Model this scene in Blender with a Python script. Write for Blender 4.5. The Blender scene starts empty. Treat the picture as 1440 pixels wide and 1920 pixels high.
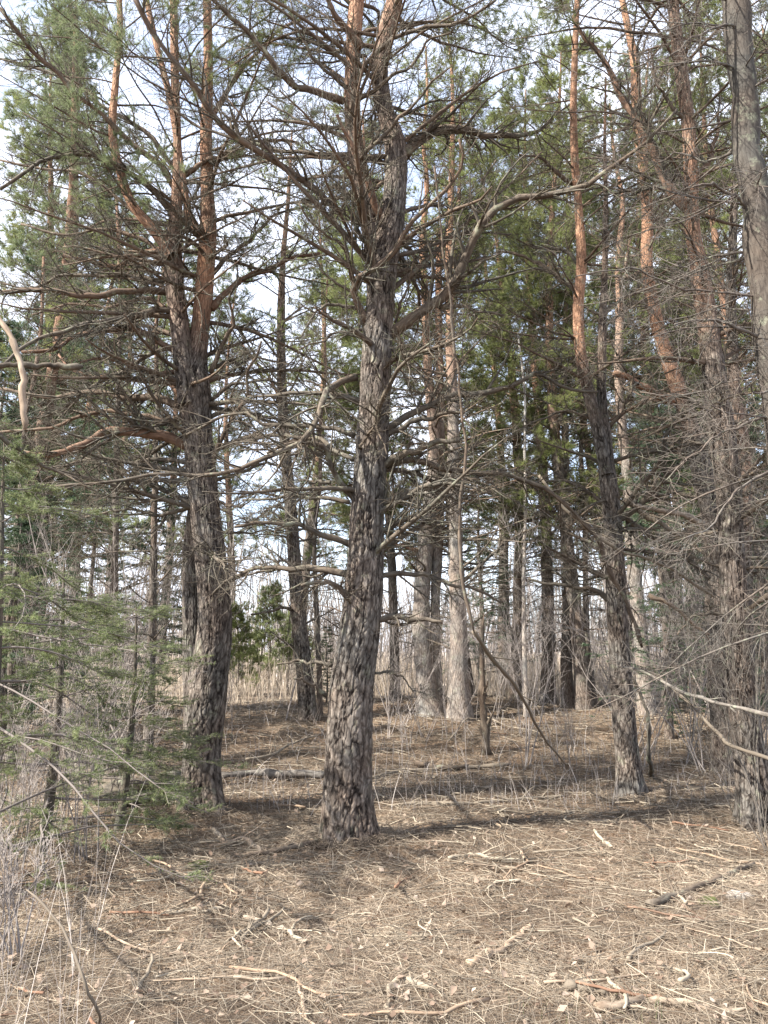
import bpy, math, random
import numpy as np
from mathutils import Vector
S = bpy.context.scene
C = S.collection
PI = math.pi
# ------------------------------------------------------------------ camera
F_PX, PITCH, CAMH = 1443.0, math.radians(10.2), 1.5
cam = bpy.data.cameras.new('camera'); camo = bpy.data.objects.new('camera', cam); C.objects.link(camo)
cam.sensor_fit = 'VERTICAL'; cam.sensor_height = 36.0; cam.sensor_width = 27.0
cam.lens = 36.0 * F_PX / 1920.0; cam.clip_end = 3000; cam.clip_start = 0.05
camo.location = (0, 0, CAMH); camo.rotation_euler = (PI/2 + PITCH, 0, 0)
S.camera = camo
HAZE = 0
# ------------------------------------------------------------------ light
SUN_EL, SUN_AZ = math.radians(43), math.radians(-116)     # azimuth from +Y, clockwise: from the left, a little behind
sd = Vector((math.sin(SUN_AZ)*math.cos(SUN_EL), math.cos(SUN_AZ)*math.cos(SUN_EL), math.sin(SUN_EL)))
sl = bpy.data.lights.new('sun', 'SUN'); sl.energy = 5.0; sl.angle = math.radians(0.6); sl.color = (1, 0.945, 0.86)
so = bpy.data.objects.new('sun', sl); C.objects.link(so); so.rotation_euler = sd.to_track_quat('Z', 'Y').to_euler()
W = bpy.data.worlds.new('World'); S.world = W; W.use_nodes = True
nt = W.node_tree; N = nt.nodes; L = nt.links; N.clear()
out = N.new('ShaderNodeOutputWorld'); bg = N.new('ShaderNodeBackground'); bg.inputs[1].default_value = 0.12
sky = N.new('ShaderNodeTexSky'); sky.sky_type = 'NISHITA'; sky.sun_disc = False
sky.sun_elevation = SUN_EL; sky.sun_rotation = SUN_AZ; sky.air_density = 1.0; sky.dust_density = 1.5
tc = N.new('ShaderNodeTexCoord'); mp = N.new('ShaderNodeMapping'); mp.inputs['Scale'].default_value = (1, 1, 1.6)
nz = N.new('ShaderNodeTexNoise'); nz.inputs['Scale'].default_value = 3.2; nz.inputs['Detail'].default_value = 7; nz.inputs['Roughness'].default_value = .6
rp = N.new('ShaderNodeValToRGB'); rp.color_ramp.elements[0].position = .38; rp.color_ramp.elements[1].position = .60
rp.color_ramp.elements[0].color = (.35, .35, .35, 1); rp.color_ramp.elements[1].color = (1, 1, 1, 1)
mx = N.new('ShaderNodeMixRGB'); mx.inputs[2].default_value = (5.0, 5.3, 6.1, 1)      # lit cloud
L.new(tc.outputs['Generated'], mp.inputs[0]); L.new(mp.outputs[0], nz.inputs[0]); L.new(nz.outputs['Fac'], rp.inputs[0])
L.new(rp.outputs[0], mx.inputs[0]); L.new(sky.outputs[0], mx.inputs[1]); L.new(mx.outputs[0], bg.inputs[0]); L.new(bg.outputs[0], out.inputs[0])
S.view_settings.view_transform = 'Standard'; S.view_settings.look = 'None'; S.view_settings.gamma = 1
S.view_settings.exposure = 1.75
S.cycles.max_bounces = 5; S.cycles.diffuse_bounces = 3; S.cycles.glossy_bounces = 1; S.cycles.transmission_bounces = 2

# ------------------------------------------------------------------ numeric helpers
rng = np.random.default_rng(7); R_ = random.Random(11)
cp, sp = math.cos(PITCH), math.sin(PITCH)
FW = np.array([0, cp, sp]); UP = np.array([0, -sp, cp]); RT = np.array([1., 0, 0])
def at(px, py, Y):
    r = FW + RT*((px-720)/F_PX) + UP*((960-py)/F_PX)
    return np.array([0, 0, CAMH]) + r*(Y/r[1])
def proj(p):
    d = np.asarray(p, float) - np.array([0, 0, CAMH]); f = d@FW
    return 720+F_PX*(d@RT)/f, 960-F_PX*(d@UP)/f
def wrad(w, Y): return max(0.0012, w*0.5*Y*1.03/F_PX)
def sstep(a, b, x):
    t = np.clip((x-a)/(b-a), 0, 1); return t*t*(3-2*t)
def h3(i, j, k):
    n = (i*374761393 + j*668265263 + k*2147483647*3) & 0x7fffffff
    n = ((n ^ (n >> 13)) * 1274126177) & 0x7fffffff
    n = (n ^ (n >> 16)); n = (n*1103515245 + 12345) & 0x7fffffff
    return (n & 0xffff)/65535.0
def vnoise(p):
    p = np.asarray(p, float); q = np.floor(p).astype(np.int64); f = p-q; f = f*f*(3-2*f)
    r = 0
    for a in (0, 1):
        for b in (0, 1):
            for c in (0, 1):
                w = (f[..., 0] if a else 1-f[..., 0])*(f[..., 1] if b else 1-f[..., 1])*(f[..., 2] if c else 1-f[..., 2])
                r = r + w*h3(q[..., 0]+a, q[..., 1]+b, q[..., 2]+c)
    return r*2-1
def gh(x, y):
    x = np.asarray(x, float); y = np.asarray(y, float)
    h = .05*np.sin(x*.55+1.2)*np.sin(y*.42) + .025*np.sin(x*1.7+y*.9) + .018*np.sin(y*2.3-x*1.1)
    h = h + .30*sstep(9, 17, y)*(1-.8*sstep(45, 90, y))
    for cx, cy, a, s in MOUNDS: h = h + a*np.exp(-((x-cx)**2+(y-cy)**2)/(2*s*s))
    return h
MOUNDS = [(-.28, 6.35, .05, .45), (-1.8, 7.6, .07, .55), (1.5, 17.2, .16, 1.1), (-1.8, 14.8, .12, 1.0), (2.7, 8.4, .05, .5), (3.5, 7.3, .06, .5), (5.2, 15.6, .14, 1.2)]
def gpt(px, py, lift=0.0):
    r = FW + RT*((px-720)/F_PX) + UP*((960-py)/F_PX); t = .5; o = np.array([0, 0, CAMH])
    while t < 200:
        p = o+r*t
        if p[2] <= gh(p[0], p[1])+lift: break
        t *= 1.004
    p = o+r*t; p[2] = gh(p[0], p[1])+lift
    return p
def spline(P, n, jit=0):
    P = np.asarray(P, float)
    if len(P) == 2: P = np.vstack([P[0], P.mean(0), P[1]])
    d = np.r_[0, np.cumsum(np.linalg.norm(np.diff(P[:, :3], axis=0), axis=1)+1e-9)]; u = np.linspace(0, d[-1], n)
    m = np.gradient(P, d, axis=0)
    i = np.clip(np.searchsorted(d, u, 'right')-1, 0, len(P)-2); hh = (d[i+1]-d[i])[:, None]; t = ((u-d[i])[:, None])/hh
    q = (2*t**3-3*t**2+1)*P[i]+(t**3-2*t**2+t)*hh*m[i]+(-2*t**3+3*t**2)*P[i+1]+(t**3-t**2)*hh*m[i+1]
    if jit:
        k = np.arange(n)[:, None]; ph = rng.uniform(0, 6, (1, 3))
        w = np.sin(PI*np.linspace(0, 1, n))[:, None]
        q[:, :3] += jit*w*(np.sin(k*.9+ph)+.6*np.sin(k*2.1+ph*2))
    return q
def unit(v): return v/(np.linalg.norm(v, axis=-1, keepdims=True)+1e-12)

class MB:
    """collects geometry, links it as ONE mesh object"""
    def __init__(s): s.ed = []; s.V = []; s.F3 = []; s.F4 = []; s.bk = []; s.oc = []; s.n = 0; s.ng = []
    def add(s, v, f3=None, f4=None, bk=None, oc=None, ed=None):
        v = np.asarray(v, np.float32).reshape(-1, 3); m = len(v)
        s.V.append(v); s.bk.append(np.asarray(bk, np.float32).reshape(-1, 3) if bk is not None else v)
        s.oc.append(np.broadcast_to(np.asarray(oc if oc is not None else 0, np.float32), (m,)).reshape(-1))
        s.ed.append(np.broadcast_to(np.asarray(ed if ed is not None else 1, np.float32), (m,)).reshape(-1))
        if f3 is not None and len(f3): s.F3.append(np.asarray(f3).reshape(-1, 3)+s.n)
        if f4 is not None and len(f4): s.F4.append(np.asarray(f4).reshape(-1, 4)+s.n)
        s.n += m
    def tubes(s, P, Rr, sides=3, oc=0.0, cap=False):
        """P (M,N,3) R (M,N): oc scalar or (M,N)"""
        P = np.asarray(P, float); Rr = np.asarray(Rr, float)
        if P.ndim == 2: P = P[None]; Rr = Rr[None]
        M, n, _ = P.shape
        if M == 0: return
        T = unit(np.gradient(P, axis=1)); ax = unit(T.mean(1))
        ref = np.where((np.abs(ax[:, 2:3]) < .7), np.array([[0, 0, 1.]]), np.array([[1., 0, 0]]))[:, None, :]
        A = unit(np.cross(T, np.broadcast_to(ref, T.shape))); B = np.cross(T, A)
        th = np.arange(sides)*2*PI/sides; c, si = np.cos(th), np.sin(th)
        V = P[:, :, None, :] + Rr[:, :, None, None]*(A[:, :, None, :]*c[:, None]+B[:, :, None, :]*si[:, None])
        ln = np.concatenate([np.zeros((M, 1)), np.cumsum(np.linalg.norm(np.diff(P, axis=1), axis=2), 1)], 1)+rng.uniform(0, 9, (M, 1))
        R0 = Rr.max(1)[:, None, None]
        bk = np.stack([np.broadcast_to(R0*c, (M, n, sides)), np.broadcast_to(R0*si, (M, n, sides)), np.broadcast_to(ln[:, :, None], (M, n, sides))], -1)
        O = np.broadcast_to(np.asarray(oc, float), (M, n)) if np.ndim(oc) else np.full((M, n), oc)
        O = np.repeat(O[:, :, None], sides, 2)
        a = np.arange(sides); b = (a+1) % sides; r = np.arange(n-1)[:, None]*sides
        f = np.stack([r+a, r+b, r+sides+b, r+sides+a], -1).reshape(-1, 4)
        f = (f[None]+(np.arange(M)*n*sides)[:, None, None]).reshape(-1, 4)
        base = s.n
        s.add(V, f4=f, bk=bk, oc=O.reshape(-1))
        if cap:
            for m in range(M):
                o = base+m*n*sides; s.ng.append([o+k for k in a[::-1]]); s.ng.append([o+(n-1)*sides+k for k in a])
    def build(s, name, mat, parent=None, smooth=True):
        me = bpy.data.meshes.new(name)
        V = np.concatenate(s.V); me.vertices.add(len(V)); me.vertices.foreach_set('co', V.ravel())
        f3 = np.concatenate(s.F3) if s.F3 else np.zeros((0, 3), int); f4 = np.concatenate(s.F4) if s.F4 else np.zeros((0, 4), int)
        lens = [3]*len(f3)+[4]*len(f4)+[len(g) for g in s.ng]
        idx = np.concatenate([f3.ravel(), f4.ravel()]+[np.array(g) for g in s.ng]).astype(np.int32)
        me.loops.add(len(idx)); me.loops.foreach_set('vertex_index', idx)
        lens = np.array(lens, np.int32); me.polygons.add(len(lens)); st = np.r_[0, np.cumsum(lens)[:-1]].astype(np.int32)
        me.polygons.foreach_set('loop_start', st)
        me.polygons.foreach_set('use_smooth', np.full(len(lens), smooth))
        a = me.attributes.new('bk', 'FLOAT_VECTOR', 'POINT'); a.data.foreach_set('vector', np.concatenate(s.bk).ravel())
        a = me.attributes.new('oc', 'FLOAT', 'POINT'); a.data.foreach_set('value', np.concatenate(s.oc).astype(np.float32))
        if any((q < 1).any() for q in s.ed): a = me.attributes.new('ed', 'FLOAT', 'POINT'); a.data.foreach_set('value', np.concatenate(s.ed).astype(np.float32))
        me.update(calc_edges=True); me.materials.append(mat)
        o = bpy.data.objects.new(name, me); C.objects.link(o)
        if parent is not None: o.parent = parent; o.matrix_parent_inverse = parent.matrix_world.inverted() if False else o.matrix_parent_inverse
        return o
def tag(o, label=None, cat=None, group=None, kind=None):
    for k, v in (('label', label), ('category', cat), ('group', group), ('kind', kind)):
        if v: o[k] = v
    return o
def empty(name, loc, label, cat, group=None):
    o = bpy.data.objects.new(name, None); o.empty_display_size = .2; o.location = loc; C.objects.link(o)
    return tag(o, label, cat, group)
def adopt(o, root):                       # keeps world-space mesh where it is
    o.parent = root; o.location = -Vector(root.location)
    return o

# ------------------------------------------------------------------ materials
def mat(name):
    m = bpy.data.materials.new(name); m.use_nodes = True; n = m.node_tree; n.nodes.clear()
    o = n.nodes.new('ShaderNodeOutputMaterial'); return m, n, o
def nd(n, t, **k):
    x = n.nodes.new(t)
    for a, b in k.items(): setattr(x, a, b)
    return x
def ramp(n, src, stops):
    r = nd(n, 'ShaderNodeValToRGB'); e = r.color_ramp.elements
    while len(e) < len(stops): e.new(.5)
    for q, (p, c) in zip(e, stops): q.position = p; q.color = (*c, 1)
    n.links.new(src, r.inputs[0]); return r.outputs[0]
def mixc(n, fac, a, b, mode='MIX'):
    m = nd(n, 'ShaderNodeMixRGB', blend_type=mode)
    for i, v in ((0, fac), (1, a), (2, b)):
        if isinstance(v, (int, float)): m.inputs[i].default_value = v
        elif isinstance(v, tuple): m.inputs[i].default_value = (*v, 1)
        else: n.links.new(v, m.inputs[i])
    return m.outputs[0]
def attr(n, name, o='Fac'):
    a = nd(n, 'ShaderNodeAttribute', attribute_name=name); return a.outputs[o]
def noise(n, vec, sc, det=3, rough=.55, scale=None):
    if scale:
        m = nd(n, 'ShaderNodeMapping'); m.inputs['Scale'].default_value = scale; n.links.new(vec, m.inputs[0]); vec = m.outputs[0]
    z = nd(n, 'ShaderNodeTexNoise'); z.inputs['Scale'].default_value = sc; z.inputs['Detail'].default_value = det; z.inputs['Roughness'].default_value = rough
    n.links.new(vec, z.inputs['Vector']); return z.outputs['Fac']
def bark(name, cells=True, g0=(.06, .05, .042), g1=(.22, .195, .17), o0=(.14, .078, .052), o1=(.33, .20, .135), lich=.35, vs=30, bump=.6, dist=.012):
    m, n, o = mat(name); bk = attr(n, 'bk', 'Vector'); oc = attr(n, 'oc')
    pos = nd(n, 'ShaderNodeNewGeometry').outputs['Position']
    n1 = noise(n, bk, 30, 5, .65, (1, 1, .35)); n2 = noise(n, pos, 2.3, 3)
    grey = ramp(n, n1, [(.30, g0), (.5, tuple((a+b)/2 for a, b in zip(g0, g1))), (.72, g1)])
    ora = ramp(n, n1, [(.30, o0), (.68, o1)])
    hue = ramp(n, n2, [(.35, (1.08, .97, .90)), (.65, (.95, 1.0, 1.02))])
    grey = mixc(n, 1.0, grey, hue, 'MULTIPLY')
    col = mixc(n, oc, grey, ora)
    lk = ramp(n, noise(n, pos, 7, 5, .7), [(.57, (0, 0, 0)), (.66, (1, 1, 1))])
    lf = mixc(n, 1.0, lk, (lich, lich, lich), 'MULTIPLY')
    col = mixc(n, lf, col, (.27, .29, .21))
    hgt = n1
    if cells:
        mpn = nd(n, 'ShaderNodeMapping'); mpn.inputs['Scale'].default_value = (1, 1, .28); wv = noise(n, bk, 14, 2)
        wa = nd(n, 'ShaderNodeVectorMath', operation='MULTIPLY_ADD'); wa.inputs[1].default_value = (.03, .03, .06); n.links.new(wv, wa.inputs[0]); n.links.new(bk, wa.inputs[2])
        n.links.new(wa.outputs[0], mpn.inputs[0])
        vo = nd(n, 'ShaderNodeTexVoronoi', feature='DISTANCE_TO_EDGE'); vo.inputs['Scale'].default_value = vs; n.links.new(mpn.outputs[0], vo.inputs['Vector'])
        e = ramp(n, vo.outputs['Distance'], [(.02, (0, 0, 0)), (.16, (1, 1, 1))])
        crack = mixc(n, e, (.42, .38, .36), (1, 1, 1)); soft = mixc(n, oc, crack, (1, 1, 1)); soft = mixc(n, .75, (1, 1, 1), soft)
        col = mixc(n, 1.0, col, soft, 'MULTIPLY')
        hgt = mixc(n, .35, e, n1)
    if name == 'pine_bark_plates': col = mixc(n, 1.0, col, ramp(n, attr(n, 'ed'), [(.0, (.13, .11, .10)), (.4, (.60, .57, .55)), (.8, (1.05, 1.03, 1.0)), (1, (1.45, 1.42, 1.38))]), 'MULTIPLY')
    bp = nd(n, 'ShaderNodeBump'); bp.inputs['Strength'].default_value = bump; bp.inputs['Distance'].default_value = dist; n.links.new(hgt, bp.inputs['Height'])
    b = nd(n, 'ShaderNodeBsdfPrincipled'); b.inputs['Roughness'].default_value = .9; b.inputs['Specular IOR Level'].default_value = .2
    n.links.new(col, b.inputs['Base Color']); n.links.new(bp.outputs[0], b.inputs['Normal']); n.links.new(b.outputs[0], o.inputs[0])
    return m
def leafy(name, stops, trans=.35, rough=.6, nscale=1.2):
    m, n, o = mat(name); oc = attr(n, 'oc'); pos = nd(n, 'ShaderNodeTexCoord').outputs['Object']
    a = nd(n, 'ShaderNodeMath', operation='MULTIPLY_ADD'); a.inputs[1].default_value = .7; n.links.new(oc, a.inputs[0])
    z = noise(n, pos, nscale, 2); b2 = nd(n, 'ShaderNodeMath', operation='MULTIPLY'); b2.inputs[1].default_value = .3; n.links.new(z, b2.inputs[0]); n.links.new(b2.outputs[0], a.inputs[2])
    col = ramp(n, a.outputs[0], stops)
    b = nd(n, 'ShaderNodeBsdfPrincipled'); b.inputs['Roughness'].default_value = rough; b.inputs['Specular IOR Level'].default_value = .3
    n.links.new(col, b.inputs['Base Color'])
    if trans:
        t = nd(n, 'ShaderNodeBsdfTranslucent'); n.links.new(col, t.inputs[0]); x = nd(n, 'ShaderNodeMixShader'); x.inputs[0].default_value = trans
        n.links.new(b.outputs[0], x.inputs[1]); n.links.new(t.outputs[0], x.inputs[2]); n.links.new(x.outputs[0], o.inputs[0])
    else: n.links.new(b.outputs[0], o.inputs[0])
    return m
M_near = bark('pine_bark_plates', cells=True, vs=30, g0=(.052, .046, .041), g1=(.225, .205, .185), o0=(.18, .095, .06), o1=(.42, .25, .16), bump=.9, dist=.010)
M_bark = bark('pine_bark', vs=26)
M_sun_tone = bark('sunlit_tone_plated_bark', g0=(.115, .10, .088), g1=(.36, .33, .295), o0=(.17, .09, .055), o1=(.42, .25, .16), vs=24)  # lighter copy of the pine bark: sunlight on the mid trunks put into colour
M_rough = bark('dark_grey_bark', cells=False, g0=(.035, .030, .026), g1=(.10, .09, .078), lich=.4, bump=.5)
M_twig = bark('dead_branch_bark', cells=False, g0=(.034, .029, .024), g1=(.14, .125, .10), o0=(.10, .05, .03), o1=(.27, .155, .10), lich=.5, bump=.3, dist=.004)
M_smooth = bark('smooth_grey_bark', cells=False, g0=(.06, .052, .046), g1=(.15, .135, .12), o0=(.08, .07, .06), o1=(.22, .20, .175), lich=.5, bump=.25, dist=.004)
M_birch = bark('pale_birch_bark', cells=False, g0=(.16, .15, .135), g1=(.38, .36, .33), o0=(.2, .18, .16), o1=(.38, .36, .33), lich=.2, bump=.2, dist=.003)
M_dry = leafy('dry_wood', [(0, (.055, .045, .036)), (.45, (.17, .14, .105)), (.8, (.34, .29, .22)), (1, (.46, .40, .31))], 0, .85, 6)
M_peel = bark('peeled_wood', cells=False, g0=(.11, .09, .07), g1=(.34, .295, .24), o0=(.13,.085,.055), o1=(.34,.24,.16), lich=.2, bump=.2, dist=.003)
M_pine = leafy('pine_needles', [(0, (.085, .11, .04)), (.5, (.20, .23, .085)), (1, (.36, .37, .155))], .5, .5, .8)
M_bluep = leafy('blue_green_needles', [(0, (.075, .10, .055)), (.5, (.165, .20, .10)), (1, (.30, .33, .18))], .5, .5, .8)
M_spruce = leafy('spruce_needles', [(0, (.035, .06, .035)), (.5, (.07, .11, .06)), (1, (.14, .19, .10))], .25, .5, 1.5)
M_fir = leafy('fir_needles', [(0, (.06, .085, .037)), (.5, (.15, .185, .08)), (1, (.34, .36, .17))], .45, .5, 2.5)
M_bright = leafy('young_pine_needles', [(0, (.15, .18, .08)), (.5, (.27, .31, .14)), (1, (.42, .45, .23))], .5, .5, 2)
M_litter = leafy('needle_litter', [(0, (.032, .024, .018)), (.3, (.105, .079, .058)), (.55, (.225, .175, .128)), (.8, (.38, .31, .23)), (1, (.56, .485, .38))], 0, .9, .7)
M_leaf = leafy('dead_leaf', [(0, (.07, .045, .032)), (.4, (.17, .118, .085)), (.75, (.28, .215, .165)), (1, (.44, .37, .31))], .2, .75, 3)
M_straw = leafy('dry_grass', [(0, (.24, .19, .145)), (.5, (.46, .385, .30)), (1, (.68, .60, .49))], .3, .8, 1)
M_brush = leafy('bare_brush', [(0, (.10, .085, .075)), (.5, (.24, .21, .19)), (1, (.46, .42, .385))], 0, .85, 1)
M_moss = leafy('moss', [(0, (.03, .035, .012)), (1, (.10, .11, .035))], .1, .9, 8)
def ground_mat():
    m, n, o = mat('forest_floor'); pos = nd(n, 'ShaderNodeTexCoord').outputs['Object']
    a = noise(n, pos, 42, 8, .72); b_ = noise(n, pos, 150, 4, .7); c = noise(n, pos, .9, 4)
    mm = mixc(n, .5, a, b_)
    col = ramp(n, mm, [(.36, (.028, .021, .017)), (.46, (.095, .072, .055)), (.55, (.20, .157, .118)), (.66, (.36, .295, .23))])
    tint = ramp(n, c, [(.35, (.92, .80, .70)), (.6, (1.12, 1.08, 1.0))])
    col = mixc(n, 1.0, col, tint, 'MULTIPLY')
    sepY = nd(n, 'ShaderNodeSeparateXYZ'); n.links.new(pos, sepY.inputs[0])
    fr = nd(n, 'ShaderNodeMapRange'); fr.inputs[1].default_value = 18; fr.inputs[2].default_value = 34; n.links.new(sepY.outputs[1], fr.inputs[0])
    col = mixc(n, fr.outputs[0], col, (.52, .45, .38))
    bp = nd(n, 'ShaderNodeBump'); bp.inputs['Strength'].default_value = .8; bp.inputs['Distance'].default_value = .02; n.links.new(mm, bp.inputs['Height'])
    b = nd(n, 'ShaderNodeBsdfPrincipled'); b.inputs['Roughness'].default_value = .95; b.inputs['Specular IOR Level'].default_value = .1
    n.links.new(col, b.inputs['Base Color']); n.links.new(bp.outputs[0], b.inputs['Normal']); n.links.new(b.outputs[0], o.inputs[0]); return m

# ------------------------------------------------------------------ ground sheet
def geo(a, b, n): return a*(b/a)**(np.arange(1, n+1)/n)
xs = np.r_[-9-geo(.3, 391, 26)[::-1], np.arange(-9, 9.01, .05), 9+geo(.3, 391, 26)]
ys = np.r_[.5-geo(.3, 60, 14)[::-1], np.arange(.5, 20, .05), 20+geo(.2, 700, 34)]
X, Yg = np.meshgrid(xs, ys); H = gh(X, Yg)
near = (np.abs(X) < 9) & (Yg < 20) & (Yg > 0)
pp = np.stack([X*9, Yg*9, X*0], -1); H = H + np.where(near, .012*vnoise(pp)+.008*vnoise(pp*2.7+5)+.006*vnoise(pp*5.3), 0)
nx, ny = len(xs), len(ys); ii = np.arange(ny-1)[:, None]*nx+np.arange(nx-1)
g = MB(); g.add(np.stack([X, Yg, H], -1), f4=np.stack([ii, ii+1, ii+nx+1, ii+nx], -1))
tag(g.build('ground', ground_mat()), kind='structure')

# ------------------------------------------------------------------ growth
def sprout(P, Rr, k, t0, l0, l1, spread=.9, up=0.0, fwd=.6, n=5, curl=.25, r0=.45, rmin=.0009, taper=.25, lenpow=.5, sel=None):
    """k children per parent polyline; returns (k*M,n,3),(k*M,n)"""
    M, n0, _ = P.shape
    if M == 0: return np.zeros((0, n, 3)), np.zeros((0, n))
    pi = np.repeat(np.arange(M), k); t = rng.uniform(t0, 1, len(pi))*(n0-1.001); i = t.astype(int); f = (t-i)[:, None]
    b = P[pi, i]*(1-f)+P[pi, i+1]*f; T = unit(P[pi, i+1]-P[pi, i]); rp_ = Rr[pi, i]*(1-f[:, 0])+Rr[pi, i+1]*f[:, 0]
    rv = rng.normal(size=b.shape); rv -= (rv*T).sum(1, keepdims=True)*T; rv = unit(rv)
    d = unit(T*fwd+rv*spread+np.array([0, 0, up]))
    fr = (t/(n0-1)); ln = rng.uniform(l0, l1, len(pi))*(1-lenpow*fr)
    Q = np.zeros((len(pi), n, 3)); Q[:, 0] = b; st = (ln/(n-1))[:, None]; cv = rng.normal(size=b.shape)*curl
    for j in range(1, n):
        Q[:, j] = Q[:, j-1]+unit(d)*st; d = unit(d+cv*.5+rng.normal(size=b.shape)*curl*.6+T*.06)
    rr = np.maximum(rp_*r0, rmin*1.5); Rc = rr[:, None]*np.linspace(1, taper, n)[None]; Rc = np.maximum(Rc, rmin)
    return Q, Rc
def needles(mb, P, k, t0, ln, wd, ang=(25, 70), droop=0, clump=0, ocr=(0, 1), shade=None):
    """k thin triangle needles along each polyline of P"""
    M, n0, _ = P.shape
    if M == 0: return
    pi = np.repeat(np.arange(M), k); t = rng.uniform(t0, 1, len(pi))
    if clump: t = 1-(1-t)*rng.uniform(0, 1, len(pi))**clump
    t = t*(n0-1.001); i = t.astype(int); f = (t-i)[:, None]
    b = P[pi, i]*(1-f)+P[pi, i+1]*f; T = unit(P[pi, i+1]-P[pi, i])
    rv = rng.normal(size=b.shape); rv -= (rv*T).sum(1, keepdims=True)*T; rv = unit(rv)
    a = np.radians(rng.uniform(ang[0], ang[1], len(pi)))[:, None]; d = T*np.cos(a)+rv*np.sin(a); d[:, 2] -= droop; d = unit(d)
    s_ = unit(np.cross(d, rng.normal(size=d.shape)))*wd*.5; l = ln*rng.uniform(.7, 1.15, len(pi))[:, None]
    V = np.stack([b-s_, b+s_, b+d*l], 1); F = np.arange(len(pi)*3).reshape(-1, 3)
    base = rng.uniform(0, 1, M)[pi]*.6+rng.uniform(0, .4, len(pi)); o = ocr[0]+(ocr[1]-ocr[0])*base
    mb.add(V, f3=F, oc=np.repeat(o, 3))
def live_shoots(mb, nb, P, Rr, k=5, l=(.15, .45), nk=46, nl=.07, nw=.0035, t0=.35, nt0=.45, k2=3, up=.25, fine=True):
    """shoots on limbs, needles at the shoots' ends"""
    A, Ra = sprout(P, Rr, k, t0, l[0]*1.4, l[1]*1.6, .8, up, .9, 5, .16, .4, .0015)
    B, Rb = sprout(A, Ra, k2, .3, l[0], l[1]*.8, .8, up, 1.0, 4, .12, .6, .0015)
    mb.tubes(A, Ra, 3, .1); mb.tubes(B, Rb, 3, .1)
    needles(nb, B, nk, nt0, nl, nw, (15, 65)); needles(nb, A, nk, .75, nl, nw, (15, 65))
def limbs_on(P, Rr, z0, z1, step, per, Lf, el=(5, 35), n=9, rf=.32, sag=.25, rmax=.05, az=None, keep=None, wob=.10):
    """whorls of limbs along a trunk polyline"""
    out = []; z = z0
    while z < z1:
        i = int(np.clip(np.searchsorted(P[:, 2], z)-1, 0, len(P)-2)); dz = max(P[i+1, 2]-P[i, 2], 1e-4); f = np.clip((z-P[i, 2])/dz, 0, 1)
        b = P[i]*(1-f)+P[i+1]*f; r = Rr[i]*(1-f)+Rr[i+1]*f
        for q in range(R_.choice(per)):
            a = R_.uniform(0, 2*PI) if az is None else R_.gauss(*az); e = math.radians(R_.uniform(*el)); ln = Lf(z)*R_.uniform(.55, 1.15)
            d = np.array([math.cos(a)*math.cos(e), math.sin(a)*math.cos(e), math.sin(e)]); Q = [b+np.array([0, 0, R_.uniform(-.04, .04)])]
            st = ln/(n-1); side = np.array([-math.sin(a), math.cos(a), 0]); w1 = R_.uniform(-1, 1)*wob; sg = sag*R_.uniform(-.4, 1.2)
            for j in range(1, n):
                Q.append(Q[-1]+d*st); d = d+side*(w1+R_.gauss(0, wob*1.1))+np.array([0, 0, -sg*2/n*(1 if j < n*.6 else -1.1)+R_.gauss(0, wob*.6)]); d /= np.linalg.norm(d)
            Q = np.array(Q); rr = min(rmax, max(.006, r*rf*R_.uniform(.5, 1)*min(1, ln/1.5+.3)))
            if keep is None or keep(Q): out.append((Q, np.linspace(rr, max(rr*.22, .003), n)))
        z += step*R_.uniform(.6, 1.4)
    return out
def dead_twigs(mb, P, Rr, k1, k2, l1=(.2, .7), l2=(.07, .3), t0=.15, oc=.1, k3=0, up=.05):
    A, Ra = sprout(P, Rr, k1, t0, l1[0], l1[1], .85, up, .75, 6, .20, .45, .0018)
    mb.tubes(A, Ra, 4, oc)
    B, Rb = sprout(A, Ra, k2, .15, l2[0], l2[1], .85, up, .75, 4, .22, .6, .0014); mb.tubes(B, Rb, 3, oc)
    if k3: D, Rd = sprout(B, Rb, k3, .2, l2[0]*.5, l2[1]*.6, .85, up, .8, 3, .2, .7, .0012); mb.tubes(D, Rd, 3, oc)
    return A, Ra, B, Rb

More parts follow.
